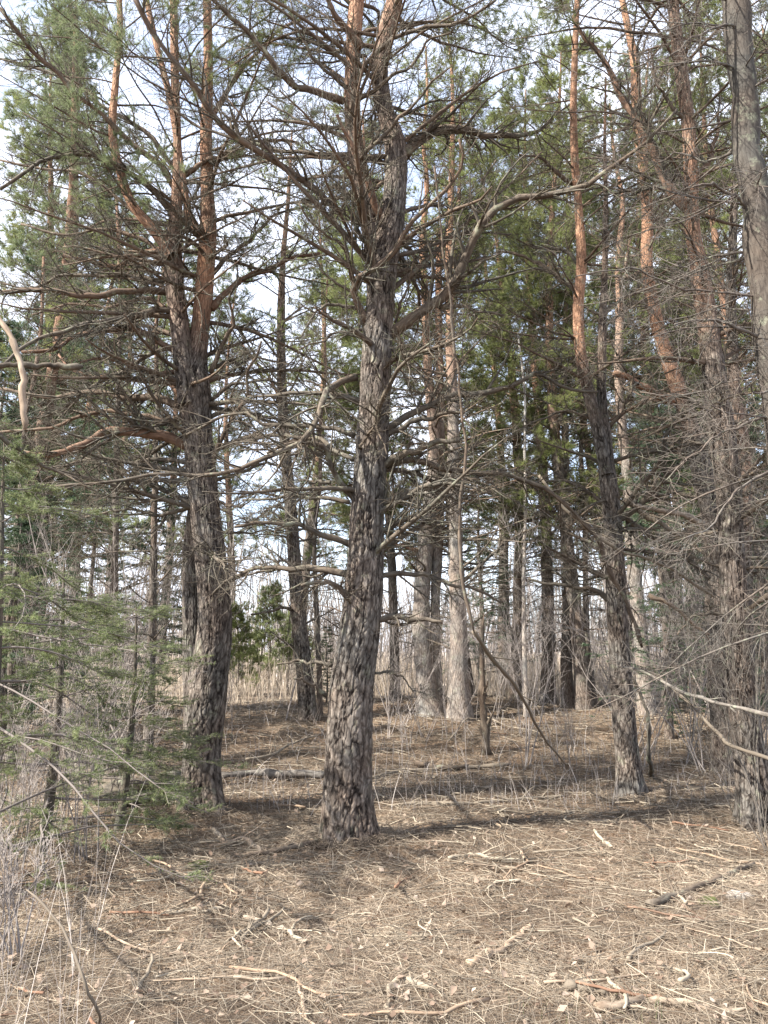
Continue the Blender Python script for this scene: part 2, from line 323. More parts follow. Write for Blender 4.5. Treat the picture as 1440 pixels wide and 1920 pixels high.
# plated bark with real relief: cellular pattern worked on the trunk's own surface
def plated(mb, P, Rr, OC, sides, step, amp, ca=.034, cb=.12, flare=None, seed=0):
    n = max(12, int(np.linalg.norm(np.diff(P, axis=0), axis=1).sum()/step)); Q = spline(np.c_[P, Rr, OC], n); P, Rr, OC = Q[:, :3], Q[:, 3], np.clip(Q[:, 4], 0, 1)
    T = unit(np.gradient(P, axis=0)); A = unit(np.cross(T, np.array([0, -1., 0.01]))); B = np.cross(T, A)
    th = np.arange(sides)*2*PI/sides; c, s = np.cos(th), np.sin(th); ln = np.r_[0, np.cumsum(np.linalg.norm(np.diff(P, axis=0), axis=1))]
    Rr = Rr*.93; R0 = np.median(Rr[:len(Rr)//2]); nc = max(10, int(2*PI*R0/ca)); TH, LN = np.meshgrid(th, ln)
    cyl = np.stack([np.cos(TH)*R0, np.sin(TH)*R0, LN+seed], -1)
    q = 1.3/ca; wp = np.stack([vnoise(cyl*[14, 14, 5]+k) for k in (11, 23, 37)], -1)*[.010, .010, .03]+np.stack([vnoise(cyl*[45, 45, 22]+k) for k in (1, 3, 7)], -1)*[.004, .004, .010]; cw = cyl+wp
    f1 = np.abs(vnoise(cw*[q, q, q*.09]+5)+.30*vnoise(cw*[q*2.3, q*2.3, q*.5]+2)+.10*vnoise(cw*[q*6, q*6, q*2]))
    f2 = np.abs(vnoise(cw*[q*.55, q*.55, q*.42]+31)+.25*vnoise(cw*[q*3, q*3, q*2.5]+8)); f3 = np.abs(vnoise(cw*[q*2.1, q*2.1, q*.42]+61))
    e1 = sstep(.0, .15, f1); e2 = sstep(.0, .10, f2); e3 = sstep(0, .10, f3); e = e1*(.72+.28*e2)*(.75+.25*e3)
    cid = vnoise(cw*[q*1.3, q*1.3, q*.3]+77)*.5+.5; terr = np.floor((vnoise(cw*[q*2, q*2, q*.55]+9)*.5+.5)*4.999)/4
    lump = vnoise(cyl*[4, 4, 1.5]+3); fine = vnoise(cyl*[60, 60, 22]+1)+.6*vnoise(cyl*[130, 130, 60]+4)
    am = amp*(1-.75*OC)[:, None]
    D = am*(e1*(.8+.2*e2)-.8)+am*.25*(cid-.5)*e+am*.22*(terr-.4)*e1+am*.22*fine+R0*.045*lump
    if flare:
        z = LN; fl = np.exp(-z/flare[0])*flare[1]; D = D+fl*(.55+.6*np.cos(TH*flare[2]+flare[3])+.3*np.cos(TH*3+1))
    RR = Rr[:, None]+D
    V = P[:, None]+RR[..., None]*(A[:, None]*c[:, None]+B[:, None]*s[:, None])
    a = np.arange(sides); b = (a+1) % sides; r = np.arange(n-1)[:, None]*sides
    bk = cyl.copy(); 
    mb.add(V, f4=np.stack([r+a, r+b, r+sides+b, r+sides+a], -1), bk=bk, oc=np.repeat(OC[:, None], sides, 1).reshape(-1), ed=(np.clip(e*(.42+.35*cid+.25*terr+.18*fine), 0, .999)*(1-.6*OC[:, None])+.6*OC[:, None]*.95).reshape(-1))
    return P, Rr

def tr(pts, Y, ext=None):
    """traced stem: (px,py,width px,orange) -> world polyline"""
    P = np.array([at(a[0], a[1], Y) for a in pts]); r = np.array([wrad(a[2], Y)*math.hypot(1, (960-a[1])/F_PX*.6) for a in pts]); o = np.array([a[3] if len(a) > 3 else 0 for a in pts], float)
    return P, r, o
def extend(P, r, o, top, rt=.02, lean=.35, seed=0):
    """carry a stem on upwards above the frame to height top"""
    d = unit(P[-1]-P[-2]); n = max(2, int((top-P[-1, 2])/1.0)); rr = random.Random(seed); Q = [P[-1]]; d = np.array([d[0]*lean, d[1]*lean, 1.]); 
    for i in range(n): Q.append(Q[-1]+np.array([d[0]+rr.uniform(-.12, .12), rr.uniform(-.12, .12), 1.])*((top-P[-1, 2])/n))
    return np.vstack([P, Q[1:]]), np.r_[r, np.linspace(r[-1], rt, n+1)[1:]], np.r_[o, np.linspace(o[-1], 1, n+1)[1:]]
def traced_limb(pts, w0, w1, Y0, Y1, n=18, jit=.012, oc=0.0):
    ds = np.linspace(0, 1, len(pts)); Q = np.array([at(p[0], p[1], Y0+(Y1-Y0)*t) for p, t in zip(pts, ds)])
    P = spline(Q, n, jit); u_ = (1-np.linspace(0, 1, n))**1.25; return P, (wrad(w1*.8, (Y0+Y1)/2)+(wrad(w0, (Y0+Y1)/2)-wrad(w1*.8, (Y0+Y1)/2))*u_)*(1+.08*rng.normal(size=n))

ROOTS = []
def pine(base, label, stems, Y, traced=(), plate=None, whorl=None, live=None, group=None, twk=(7, 6, 0), nmat=None, cell=.034, seedn=1, tsides=14, bmat=None, tmat=None, live_t=None, name='pine_tree', cat='pine tree'):
    """stems: list of (P,r,o). whorl: dict for procedural limbs; live: z above which limbs carry needles"""
    root = empty(name, tuple(base), label, cat, group); tb = MB()
    for i, (P, r, o) in enumerate(stems):
        if plate:
            plated(tb, P, r, o, plate[0] if i == 0 else int(plate[0]*.7), plate[1], plate[2]*(1 if i == 0 else .6), cell, cell*5.2, (.16, .085, 4, .6+seedn) if i == 0 and plate[2] > .007 else None, seedn*17+i)
        else:
            n = max(20, int(np.linalg.norm(np.diff(P, axis=0), axis=1).sum()/.12)); Q = spline(np.c_[P, r, o], n, .006)
            if i == 0: Q[:, 3] *= 1+.35*np.exp(-np.arange(n)*.12/.22)
            tb.tubes(Q[:, :3], Q[:, 3]*(1+.05*rng.normal(size=n)), tsides, Q[None, :, 4])
    adopt(tb.build('trunk', tmat or (M_near if plate else M_bark)), root)
    nb = MB(); limbs = []
    for t in traced:
        pts, w0, w1 = t[0], t[1], t[2]; dY = t[3] if len(t) > 3 else R_.uniform(-.9, .9); o = t[4] if len(t) > 4 else .05; lv = t[5] if len(t) > 5 else 0
        P, r = traced_limb(pts, w0, w1, Y, Y+dY); limbs.append((P, r, o, 2 if lv else 0))
    for w in (whorl or ()):
        P, r, o = stems[w.get('stem', 0)]; Q = spline(np.c_[P, r, o], 120)
        keep = w.get('keep', lambda q: q[:, 1].min() > 3.4 and q[:, 2].min() > .5)
        for q, rr in limbs_on(Q[:, :3], Q[:, 3], w['z'][0], w['z'][1], w.get('step', .4), w.get('per', (2, 3, 4)), w['L'], w.get('el', (0, 35)), keep=keep, rmax=w.get('rmax', .03), rf=w.get('rf', .3), sag=w.get('sag', .3)):
            limbs.append((q, rr, .25 if q[0, 2] > 4 else .05, 1 if (live is not None and q[0, 2] > live) else 0))
    merged = MB(); cnt = 0
    for P, r, o, lv in limbs:
        mb = MB() if cnt < 90 else merged; cnt += 1
        mb.tubes(P, r, 7 if r[0] > .01 else 5, o, cap=True)
        ln = np.linalg.norm(np.diff(P, axis=0), axis=1).sum(); k = max(3, int(twk[0]*1.5*ln*(.5 if lv == 1 else 1)))
        dead_twigs(mb, P[None], r[None], k, twk[1], (.15, min(.95, .3+ln*.38)), (.06, .34), .12, 0, twk[2])
        if lv: live_shoots(mb, nb, P[None], r[None], int(3+ln*3.2), (.14, .36), 40, .065, .0032 if Y < 9 else .006, .45)
        if mb is not merged: adopt(mb.build('branch', bmat or M_twig), root)
    if merged.n: tag(adopt(merged.build('branch', bmat or M_twig), root), kind='stuff')
    if nb.n: adopt(nb.build('needles', nmat or M_pine, smooth=False), root)
    ROOTS.append(root); return root
def gb(px, py): return gpt(px, py)

# ================================================================== the traced trees
# ---- centre pine
b = gb(655, 1588); YB = b[1]; YB = 6.3
B1 = tr([(655, 1600, 108), (652, 1500, 92), (655, 1400, 86), (660, 1290, 82), (675, 1180, 76), (684, 1080, 72), (689, 950, 66), (697, 850, 66), (702, 750, 62), (707, 650, 60), (713, 560, 57), (717, 500, 58), (733, 430, 50), (742, 340, 46, .05), (741, 275, 44, .1), (722, 210, 35, .1), (712, 130, 35, .2), (724, 60, 35, .45), (740, 0, 32, .7), (752, -70, 30, .8)], YB)
B2 = tr([(712, 520, 48), (700, 450, 42), (684, 370, 38, .1), (667, 280, 34, .3), (659, 190, 31, .6), (662, 100, 31, .75), (668, 0, 32, .8), (672, -60, 30, .8)], YB+.06)
B1 = extend(*B1, 13.5, seed=1); B2 = extend(*B2, 12.5, seed=2)
BT = [  # points, width px start/end, depth change, orange, live needles
 ([(730, 628), (790, 585), (840, 548), (868, 495), (885, 450), (915, 405), (970, 372), (1040, 365), (1105, 345), (1135, 320), (1190, 285), (1270, 205)], 27, 7, -.9, .1),
 ([(795, 570), (850, 575), (900, 582), (945, 592)], 11, 5, -.2), ([(905, 410), (920, 380), (905, 350), (930, 300)], 9, 4, .2),
 ([(692, 612), (668, 560), (664, 530), (700, 505), (745, 465), (770, 420), (800, 390), (845, 345), (870, 300), (860, 260)], 17, 6, -.8, .3),
 ([(664, 535), (655, 500), (640, 458), (612, 440), (585, 420), (560, 380)], 10, 4, -.5, .2),
 ([(700, 470), (670, 430), (650, 380), (640, 300), (622, 250)], 9, 4, -.5),
 ([(758, 290), (785, 262), (815, 248), (860, 243), (900, 250), (950, 255), (1000, 250), (1045, 212)], 25, 8, .6, .1, 1),
 ([(716, 412), (697, 365), (680, 320), (673, 303), (650, 255), (632, 215)], 20, 8, -.5, .7),
 ([(673, 303), (700, 270), (755, 220), (790, 175), (845, 125)], 11, 4, -.5, .1),
 ([(655, 240), (663, 180), (690, 115), (740, 75), (800, 48), (860, 44), (930, 0)], 12, 7, -.6, .1),
 ([(660, 195), (690, 175), (720, 155), (770, 122), (800, 80), (850, 60)], 11, 5, -.5),
 ([(690, 280), (720, 240), (760, 210), (830, 190), (900, 185)], 9, 4, .5),
 ([(645, 190), (590, 170), (545, 158), (520, 130), (480, 75), (430, 30), (390, -10)], 17, 10, -.6, .2),
 ([(640, 400), (590, 355), (540, 320), (475, 275), (410, 230), (380, 190), (340, 130), (280, 50), (250, -10)], 16, 12, -1.0, .2),
 ([(735, 293), (690, 293), (640, 292), (560, 285), (500, 275), (440, 262), (390, 245), (340, 215), (300, 185)], 11, 6, .4, .1),
 ([(686, 106), (630, 95), (560, 75), (480, 65), (400, 45)], 9, 5, .3), ([(650, 165), (620, 140), (590, 110), (560, 60), (545, 0)], 9, 4, -.3),
 ([(680, 90), (645, 48), (620, 15), (612, -30)], 17, 12, -.3, .4), ([(640, 240), (590, 235), (540, 215), (500, 190)], 9, 4, .2),
 ([(680, 618), (635, 625), (600, 640), (560, 655)], 7, 3, .1), ([(668, 577), (640, 573), (605, 575), (582, 600), (565, 632)], 8, 4, -.2),
 ([(667, 707), (640, 715), (613, 732), (600, 765), (590, 795), (560, 833), (480, 865), (400, 890), (310, 890), (220, 902), (100, 912)], 15, 6, -.9),
 ([(664, 817), (630, 803), (560, 800), (500, 795), (460, 775), (400, 790), (350, 815)], 11, 6, .3), ([(664, 862), (625, 842), (600, 825), (530, 817), (440, 830)], 10, 6, .6),
 ([(668, 938), (640, 910), (625, 880), (615, 850), (590, 832), (560, 828), (500, 850)], 15, 6, -.4), ([(620, 905), (590, 903), (560, 900)], 9, 4, 0),
 ([(655, 1020), (600, 1000), (560, 985), (500, 980), (440, 988)], 14, 7, -.4), ([(655, 942), (600, 933), (560, 930), (500, 935), (455, 938)], 9, 5, .2),
 ([(658, 1077), (600, 1068), (555, 1065), (500, 1065), (430, 1085), (400, 1112)], 15, 6, .3), ([(672, 1158), (655, 1125), (630, 1100), (600, 1090), (565, 1098)], 14, 7, -.3),
 ([(622, 1247), (590, 1242), (560, 1240), (520, 1245)], 8, 4, .2), ([(612, 1305), (590, 1285), (568, 1275), (550, 1272)], 9, 4, -.2),
 ([(705, 880), (735, 862), (770, 848), (820, 830), (862, 825)], 17, 11, -.3), ([(725, 872), (765, 862), (830, 876), (900, 888), (965, 893), (1020, 915), (1065, 950), (1110, 1000)], 13, 8, .4),
 ([(692, 998), (720, 955), (760, 935), (790, 915), (830, 905), (870, 912), (920, 925)], 14, 6, -.5), ([(722, 810), (760, 780), (800, 765), (850, 740), (900, 735), (970, 722), (1010, 700), (1060, 728), (1120, 735)], 15, 7, .3),
 ([(724, 815), (780, 790), (840, 775), (870, 772)], 12, 8, -.2), ([(700, 722), (720, 690), (760, 670), (820, 655), (850, 640), (870, 610)], 10, 6, -.4),
 ([(690, 1162), (740, 1158), (790, 1162), (830, 1166)], 13, 9, -.1), ([(703, 1082), (750, 1075), (800, 1078), (840, 1095), (880, 1100), (940, 1130)], 11, 6, .2),
 ([(702, 1262), (737, 1261), (758, 1273), (775, 1298)], 5, 3, .1), ([(702, 722), (706, 760), (709, 800), (718, 830), (726, 852)], 7, 3, -.3), ([(684, 872), (677, 840), (688, 818), (702, 800)], 9, 5, -.3),
 ([(740, 605), (755, 560), (770, 520), (775, 480)], 7, 3, -.2), ([(735, 650), (750, 690), (770, 730), (785, 780)], 7, 3, -.1), ([(690, 370), (640, 372), (600, 385), (550, 380), (510, 395)], 8, 4, .5),
 ([(735, 480), (790, 470), (850, 440), (900, 435), (960, 440)], 10, 4, .6, .1, 1), ([(750, 400), (800, 385), (860, 392), (930, 380)], 9, 4, .5, .1, 1)]
pine(b, 'thick two-stemmed pine with deeply plated bark, nearest trunk in the middle', [B1, B2], YB, BT, plate=(190, .009, .010),
     whorl=[dict(z=(2.2, 4.5), step=.25, per=(1, 2), L=lambda z: 1.6, el=(-10, 40)), dict(z=(4.5, 7.6), step=.17, per=(1, 2), L=lambda z: 2.2, el=(5, 50)), dict(z=(7.6, 13), step=.42, per=(3, 4), L=lambda z: 2.6-(z-7.5)*.2, el=(5, 40)), dict(stem=1, z=(4.6, 7.6), step=.25, per=(1, 2), L=lambda z: 1.8, el=(0, 50)), dict(stem=1, z=(7.6, 12), step=.6, per=(3,), L=lambda z: 2.2, el=(5, 40))],
     live=6.6, twk=(8, 6, 1), cell=.044, seedn=1)

# ---- left pine
b = gb(378, 1525); YA = 7.5
A1 = tr([(378, 1535, 88), (378, 1440, 70), (388, 1300, 76), (403, 1170, 66), (398, 1080, 62), (388, 990, 58), (378, 890, 58), (370, 800, 58), (365, 740, 66), (362, 690, 60), (372, 640, 40, .4), (381, 560, 38, .85), (387, 480, 36, .95), (390, 430, 34, .7), (388, 360, 26, .8), (386, 270, 24, .9), (390, 150, 20, .95), (388, 0, 17, 1), (386, -60, 15, 1)], YA)
A2 = tr([(372, 1535, 54), (366, 1400, 44), (362, 1280, 38), (361, 1150, 36), (362, 1040, 40), (372, 950, 40)], YA+.18)
A3 = tr([(352, 760, 40), (345, 690, 40), (338, 620, 38, .2), (328, 540, 37, .2), (325, 470, 36, .25), (330, 400, 26, .5), (333, 300, 18, .7), (328, 150, 17, .8), (325, 0, 15, .9)], YA-.1)
A4 = tr([(325, 480, 26, .5), (305, 452, 24, .7), (283, 425, 22, .8), (245, 378, 19, .9), (228, 330, 18, .95), (213, 270, 17, .9), (217, 150, 14, .9), (225, 60, 12, .9), (222, -40, 10, .9)], YA-.2)
A5 = tr([(388, 445, 22, .8), (362, 425, 17, .8), (350, 380, 16, .8), (336, 290, 14, .8), (320, 190, 14, .8), (295, 90, 12, .8), (270, -20, 11, .8)], YA-.1)
A1 = extend(*A1, 13, seed=3); A3 = extend(*A3, 12, seed=4)
AT = [([(352, 838), (300, 815), (250, 812), (190, 812), (150, 835), (90, 855), (40, 848)], 24, 12, -.6, .6), ([(352, 772), (300, 748), (240, 745), (180, 735), (100, 745), (0, 728)], 16, 8, .5, .2),
 ([(340, 660), (310, 648), (270, 625), (220, 615), (160, 625), (100, 655), (40, 660)], 15, 8, -.5, .5), ([(350, 600), (310, 582), (260, 590), (200, 602), (120, 620), (60, 640), (0, 690)], 14, 7, -1.0, .1),
 ([(325, 550), (285, 545), (240, 545), (180, 557), (100, 545), (0, 548)], 16, 11, -.7, .3), ([(318, 472), (290, 470), (262, 478), (232, 498), (180, 492), (120, 480)], 16, 9, .4, .8),
 ([(318, 530), (260, 520), (180, 515), (110, 520), (60, 540), (0, 530)], 10, 5, .5), ([(350, 770), (320, 720), (240, 712), (180, 705), (130, 690), (110, 665)], 12, 6, .8, .7),
 ([(365, 898), (290, 902), (250, 900), (212, 905)], 12, 8, -.2), ([(395, 700), (420, 640), (440, 600), (430, 560), (450, 520)], 11, 5, -.5, .2),
 ([(398, 842), (440, 830), (480, 817), (530, 817), (600, 835)], 12, 7, -.5), ([(395, 885), (408, 840), (425, 800), (445, 770), (465, 745), (460, 700), (482, 668), (490, 640)], 11, 5, -.7, .2),
 ([(393, 782), (440, 765), (490, 780), (540, 790)], 9, 5, .3), ([(398, 580), (420, 550), (450, 528), (500, 505), (545, 485), (600, 475)], 15, 8, .5, .7),
 ([(418, 998), (450, 1000), (500, 995), (545, 1002)], 6, 3, .2), ([(425, 1092), (470, 1075), (540, 1066)], 6, 3, -.2), ([(415, 980), (380, 1020), (330, 1060), (300, 1090)], 8, 4, -.5),
 ([(335, 420), (290, 360), (235, 320), (170, 290), (90, 300), (0, 355)], 13, 8, -.8), ([(325, 470), (290, 420), (235, 385), (190, 350), (150, 320), (80, 318), (0, 300)], 11, 6, .4, .2),
 ([(340, 378), (300, 310), (235, 260), (200, 220), (150, 185), (100, 130), (60, 95), (30, 55), (0, 15)], 13, 10, -.9, .3), ([(330, 320), (280, 255), (220, 215), (150, 165), (80, 130), (0, 110)], 11, 6, .4, .1, 1),
 ([(345, 330), (390, 300), (440, 295), (500, 290)], 12, 6, -.3, .5), ([(390, 310), (430, 290), (470, 270), (520, 262), (560, 268)], 13, 6, .4, .8), ([(388, 235), (440, 150), (480, 100), (520, 60), (590, 25)], 11, 6, .4, .6),
 ([(345, 650), (290, 660), (240, 690), (180, 720), (100, 775), (30, 790)], 10, 5, .6), ([(358, 690), (310, 700), (250, 690), (200, 670), (150, 680)], 11, 6, -.4, .5),
 ([(395, 690), (440, 680), (480, 720), (500, 760)], 9, 4, .2), ([(402, 900), (440, 890), (490, 870), (560, 880)], 8, 4, .3), ([(408, 940), (450, 950), (480, 930)], 7, 3, -.2), ([(395, 750), (440, 720), (500, 715), (560, 720)], 8, 4, -.1),
 ([(360, 870), (300, 860), (240, 870), (180, 860), (100, 880)], 10, 5, .4), ([(365, 950), (300, 965), (230, 955), (160, 970)], 9, 4, .3), ([(335, 600), (280, 560), (210, 575), (140, 570), (60, 590)], 10, 5, .3, .3), ([(330, 510), (270, 450), (200, 430), (120, 440), (40, 420)], 10, 5, .3, .2, 1),
 ([(392, 520), (430, 480), (480, 440), (520, 400), (570, 390)], 10, 5, .3, .2), ([(372, 740), (330, 790), (270, 780), (200, 770), (100, 800), (0, 810)], 11, 6, .2, .3)]
pine(b, 'left foreground pine, curved dark lower trunk and orange upper stems above its fork', [A1, A2, A3, A4, A5], YA, AT, plate=(150, .011, .009),
     whorl=[dict(z=(2.4, 7.6), step=.24, per=(1, 2), L=lambda z: 1.9, el=(-10, 35)), dict(stem=2, z=(4.1, 8.3), step=.3, per=(1, 2, 2), L=lambda z: 2.0, el=(-5, 45)), dict(z=(8, 13), step=.5, per=(3, 4), L=lambda z: 2.4, el=(5, 40)), dict(stem=3, z=(5, 9), step=.25, per=(1, 2), L=lambda z: 1.4), dict(stem=4, z=(5.2, 9), step=.28, per=(1, 2), L=lambda z: 1.3, el=(0, 50))],
     live=5.6, twk=(8, 6, 1), cell=.040, seedn=2, nmat=M_bluep)

# ---- slim pine between them, farther back
def midpine(label, bpx, pts, top, traced=(), zl=3, live=5.5, L0=1.6, extra=(), nmat=None, dY=0, **k):
    b = gb(*bpx); Y = b[1]+dY; st = [extend(*tr(pts, Y), top, seed=int(pts[0][0]))]
    for e in extra: st.append(extend(*tr(e, Y+.1), top-1, seed=int(e[0][0])) if e[-1][1] < 320 else tr(e, Y+.1))
    wh = [dict(z=(1.5, zl), step=.6, per=(1, 2), L=lambda z: .9, el=(-10, 30)), dict(z=(zl, live), step=.36, per=(2, 3), L=lambda z: L0, el=(-5, 35)), dict(z=(live, top-.3), step=.42, per=(3, 4), L=lambda z: L0*1.15*(1-.6*max(0, (z-live)/(top-live))), el=(5, 45))]
    kw = dict(twk=(6, 4, 0), plate=None, seedn=int(bpx[0]) % 50); kw.update(k)
    return pine(b, label, st, Y, traced, whorl=wh, live=live, nmat=nmat, **kw)
midpine('slim dark pine standing in the gap between the left pine and the centre pine', (578, 1350), [(578, 1360, 36), (572, 1270, 32), (562, 1180, 28), (554, 1080, 26), (547, 980, 24), (540, 900, 22), (532, 800, 20), (528, 700, 18, .1), (527, 600, 16, .2), (530, 500, 12, .4)], 12,
        [([(560, 1147), (530, 1140), (500, 1148), (470, 1152)], 7, 4, -.3), ([(560, 1215), (545, 1210), (532, 1213)], 5, 3, -.1), ([(530, 760), (500, 700), (480, 680), (450, 640)], 8, 4, .2, .8), ([(548, 960), (510, 950), (480, 975), (440, 980)], 6, 3, .3)], plate=(72, .022, .016), cell=.04, live=5.4)
midpine('broad sunlit-toned pine with a second dark stem, just right of the centre pine', (800, 1340), [(806, 1345, 42), (798, 1270, 35), (790, 1180, 32), (792, 1090, 30), (800, 1000, 30), (812, 900, 27, .1), (816, 820, 24, .3), (806, 740, 19, .6), (800, 650, 16, .8), (797, 560, 14, 1), (792, 450, 12, 1)], 14.5,
        [([(795, 1038), (770, 1028), (745, 1022), (725, 1024)], 9, 6, -.3, .9), ([(800, 1000), (840, 970), (880, 965)], 6, 3, -.2)], tmat=M_sun_tone, tsides=20, extra=[[(824, 1340, 22), (818, 1250, 19), (816, 1150, 17), (822, 1000, 20), (826, 850, 18, .2), (824, 700, 16, .7), (822, 560, 13, 1), (824, 430, 11, 1)]], live=7)
midpine('straight sunlit-toned grey pine to the right of the two-stemmed mid pine', (861, 1348), [(862, 1355, 42), (860, 1270, 35), (860, 1180, 30), (856, 1080, 27), (854, 980, 25), (851, 880, 24), (850, 780, 22, .2), (846, 680, 20, .6), (844, 600, 18, .8), (842, 480, 15, 1), (846, 350, 12, 1)], 15,
        [([(858, 1100), (900, 1060), (960, 1010), (1010, 985)], 8, 4, -.4)], tmat=M_sun_tone, tsides=20, live=7)
# ---- right pine (thin, forked)
b = gb(1184, 1497)
F1 = tr([(1184, 1505, 50), (1178, 1440, 43), (1170, 1350, 42), (1163, 1250, 40), (1157, 1150, 37), (1153, 1060, 36), (1148, 970, 34), (1139, 890, 33), (1131, 810, 30), (1128, 740, 20), (1128, 680, 18, .1), (1130, 600, 15, .1), (1134, 500, 11, .1), (1136, 400, 9, .2)], b[1])
F2 = tr([(1138, 890, 26), (1122, 810, 26), (1108, 750, 23, .1), (1095, 700, 24, .3), (1087, 650, 22, .8), (1084, 580, 21, .9), (1090, 500, 21, .95), (1087, 420, 18, .95), (1079, 320, 16, .95), (1075, 220, 14, .9), (1078, 100, 12, .9)], b[1]-.05)
F1 = extend(*F1, 8.5, .01, seed=5); F2 = extend(*F2, 12, seed=6)
FT = [([(1150, 975), (1170, 950), (1190, 925), (1222, 890), (1255, 810), (1285, 775), (1300, 762)], 12, 6, -.9), ([(1155, 978), (1190, 955), (1225, 918), (1285, 862), (1345, 790), (1370, 755)], 13, 8, -.6),
 ([(1150, 950), (1190, 985), (1230, 1010), (1280, 1040), (1330, 1085)], 12, 11, .4), ([(1155, 1135), (1120, 1110), (1080, 1100), (1030, 1095), (990, 1085)], 11, 6, .2), ([(1155, 1085), (1110, 1075), (1080, 1060), (1040, 1040)], 8, 4, -.2),
 ([(1085, 545), (1060, 530), (1020, 500), (980, 480), (930, 470)], 12, 6, .4, .1), ([(1076, 345), (1050, 330), (1020, 300), (975, 290)], 10, 5, -.4, .2), ([(1135, 830), (1110, 790), (1070, 770), (1030, 780), (980, 800)], 8, 4, .2),
 ([(1128, 598), (1150, 570), (1190, 545), (1210, 520)], 9, 4, .2), ([(1142, 800), (1165, 775), (1180, 740), (1190, 700)], 10, 5, -.2), ([(1150, 960), (1100, 920), (1040, 900), (1000, 910)], 9, 4, .3), ([(1088, 500), (1060, 470), (1010, 465), (950, 440)], 9, 4, .2, 0, 1)]
pine(b, 'slender pine right of centre, grey plated trunk splitting into an orange and a grey stem', [F1, F2], b[1], FT, plate=(110, .012, .0075),
     whorl=[dict(z=(2.2, 5), step=.34, per=(1, 2), L=lambda z: 1.2, el=(-15, 30)), dict(stem=1, z=(4.5, 11.5), step=.36, per=(2, 3), L=lambda z: 1.6, el=(0, 40))], live=6.0, twk=(7, 5, 1), cell=.034, seedn=5)
# ---- pale, sunlit-toned trunk behind it
midpine('pale sunlit-toned straight pine right behind the slender forked pine', (1213, 1340), [(1214, 1345, 30), (1208, 1280, 27), (1200, 1180, 26), (1190, 1080, 24), (1182, 980, 22), (1176, 880, 20, .1), (1166, 800, 18, .2), (1160, 700, 17, .3), (1162, 600, 15, .6), (1160, 480, 12, .8)], 13, (), tmat=M_sun_tone, tsides=16, live=6.5)
# ---- right cluster
b = gb(1366, 1450)
H1 = tr([(1366, 1460, 56), (1358, 1350, 50), (1350, 1250, 48), (1346, 1150, 46), (1343, 1050, 44), (1335, 960, 42), (1318, 890, 40), (1302, 830, 36), (1285, 770, 32, .3), (1258, 690, 30, .8), (1238, 630, 27, .9), (1222, 560, 25, .9), (1213, 500, 24, .9), (1214, 400, 23, .95), (1206, 310, 22, .9), (1196, 240, 22, .9), (1190, 120, 18, 1)], b[1])
H1 = extend(*H1, 13, seed=8)
pine(b, 'leaning right-hand pine, pale trunk below and bending orange stem above', [H1], b[1], [([(1262, 752), (1235, 742), (1210, 728), (1188, 712), (1150, 700)], 18, 13, -.3, .95), ([(1222, 560), (1190, 570), (1150, 600), (1120, 620)], 9, 4, -.2), ([(1325, 905), (1370, 880), (1420, 830)], 10, 5, -.3), ([(1214, 500), (1180, 520), (1175, 480), (1185, 440)], 10, 5, .1, .3)], plate=(110, .014, .0075),
     whorl=[dict(z=(2.2, 6.5), step=.34, per=(1, 2, 3), L=lambda z: 1.2, el=(-10, 35)), dict(z=(6.5, 12.5), step=.4, per=(3, 4), L=lambda z: 1.9, el=(0, 40))], live=7.0, twk=(7, 5, 1), cell=.04, seedn=7)
b = gb(1422, 1545)
I1 = tr([(1422, 1555, 66), (1410, 1460, 56), (1398, 1360, 52), (1386, 1250, 50), (1378, 1150, 48), (1372, 1030, 46), (1366, 920, 47), (1353, 810, 50), (1340, 710, 47), (1327, 610, 40, .3), (1314, 520, 37, .6), (1300, 440, 30, .7), (1296, 340, 28, .8), (1292, 250, 27, .5), (1278, 140, 27, .3), (1264, 30, 24, .4), (1258, -60, 22, .6)], b[1]); I1 = extend(*I1, 12.5, seed=9)
pine(b, 'dark thick pine at the right edge, rough grey base and red-brown upper trunk', [I1], b[1], [([(1300, 400), (1262, 362), (1230, 295), (1200, 240), (1175, 195), (1152, 150), (1130, 110), (1095, 70), (1075, 30)], 22, 10, .4, .6), ([(1340, 700), (1370, 640), (1400, 600)], 12, 6, -.2), ([(1362, 1155), (1320, 1150), (1290, 1165), (1270, 1190)], 8, 4, -.3),
     ([(1300, 330), (1330, 300), (1345, 240), (1350, 180)], 12, 5, .2, .4), ([(1350, 790), (1310, 760), (1280, 745), (1220, 760)], 9, 4, -.3), ([(1290, 230), (1260, 200), (1230, 150), (1220, 90)], 9, 5, -.2)], plate=(150, .011, .009),
     whorl=[dict(z=(1.8, 6.5), step=.32, per=(1, 2, 3), L=lambda z: 1.1, el=(-10, 40)), dict(z=(6.5, 12), step=.45, per=(3, 4), L=lambda z: 2.0, el=(0, 40))], live=7.2, twk=(8, 6, 1), cell=.04, seedn=9)
midpine('thin curving red-brown pine between the dark right-edge pine and the frame edge', (1402, 1415), [(1404, 1420, 34), (1400, 1250, 30), (1396, 1100, 30), (1394, 960, 27, .3), (1399, 880, 25, .4), (1388, 800, 24, .3), (1376, 720, 22, .2), (1373, 640, 20), (1370, 560, 19), (1374, 450, 16), (1378, 330, 13, .2)], 12, (), plate=(60, .02, .014), cell=.036, live=6.6)
midpine('reddish pine trunk seen just left of the leaning pine', (1292, 1330), [(1300, 1335, 22), (1297, 1150, 21), (1295, 1000, 20, .3), (1290, 900, 20, .5), (1286, 800, 17, .5), (1284, 700, 15, .5), (1288, 560, 12, .6)], 12, (), live=6.5, tsides=12)
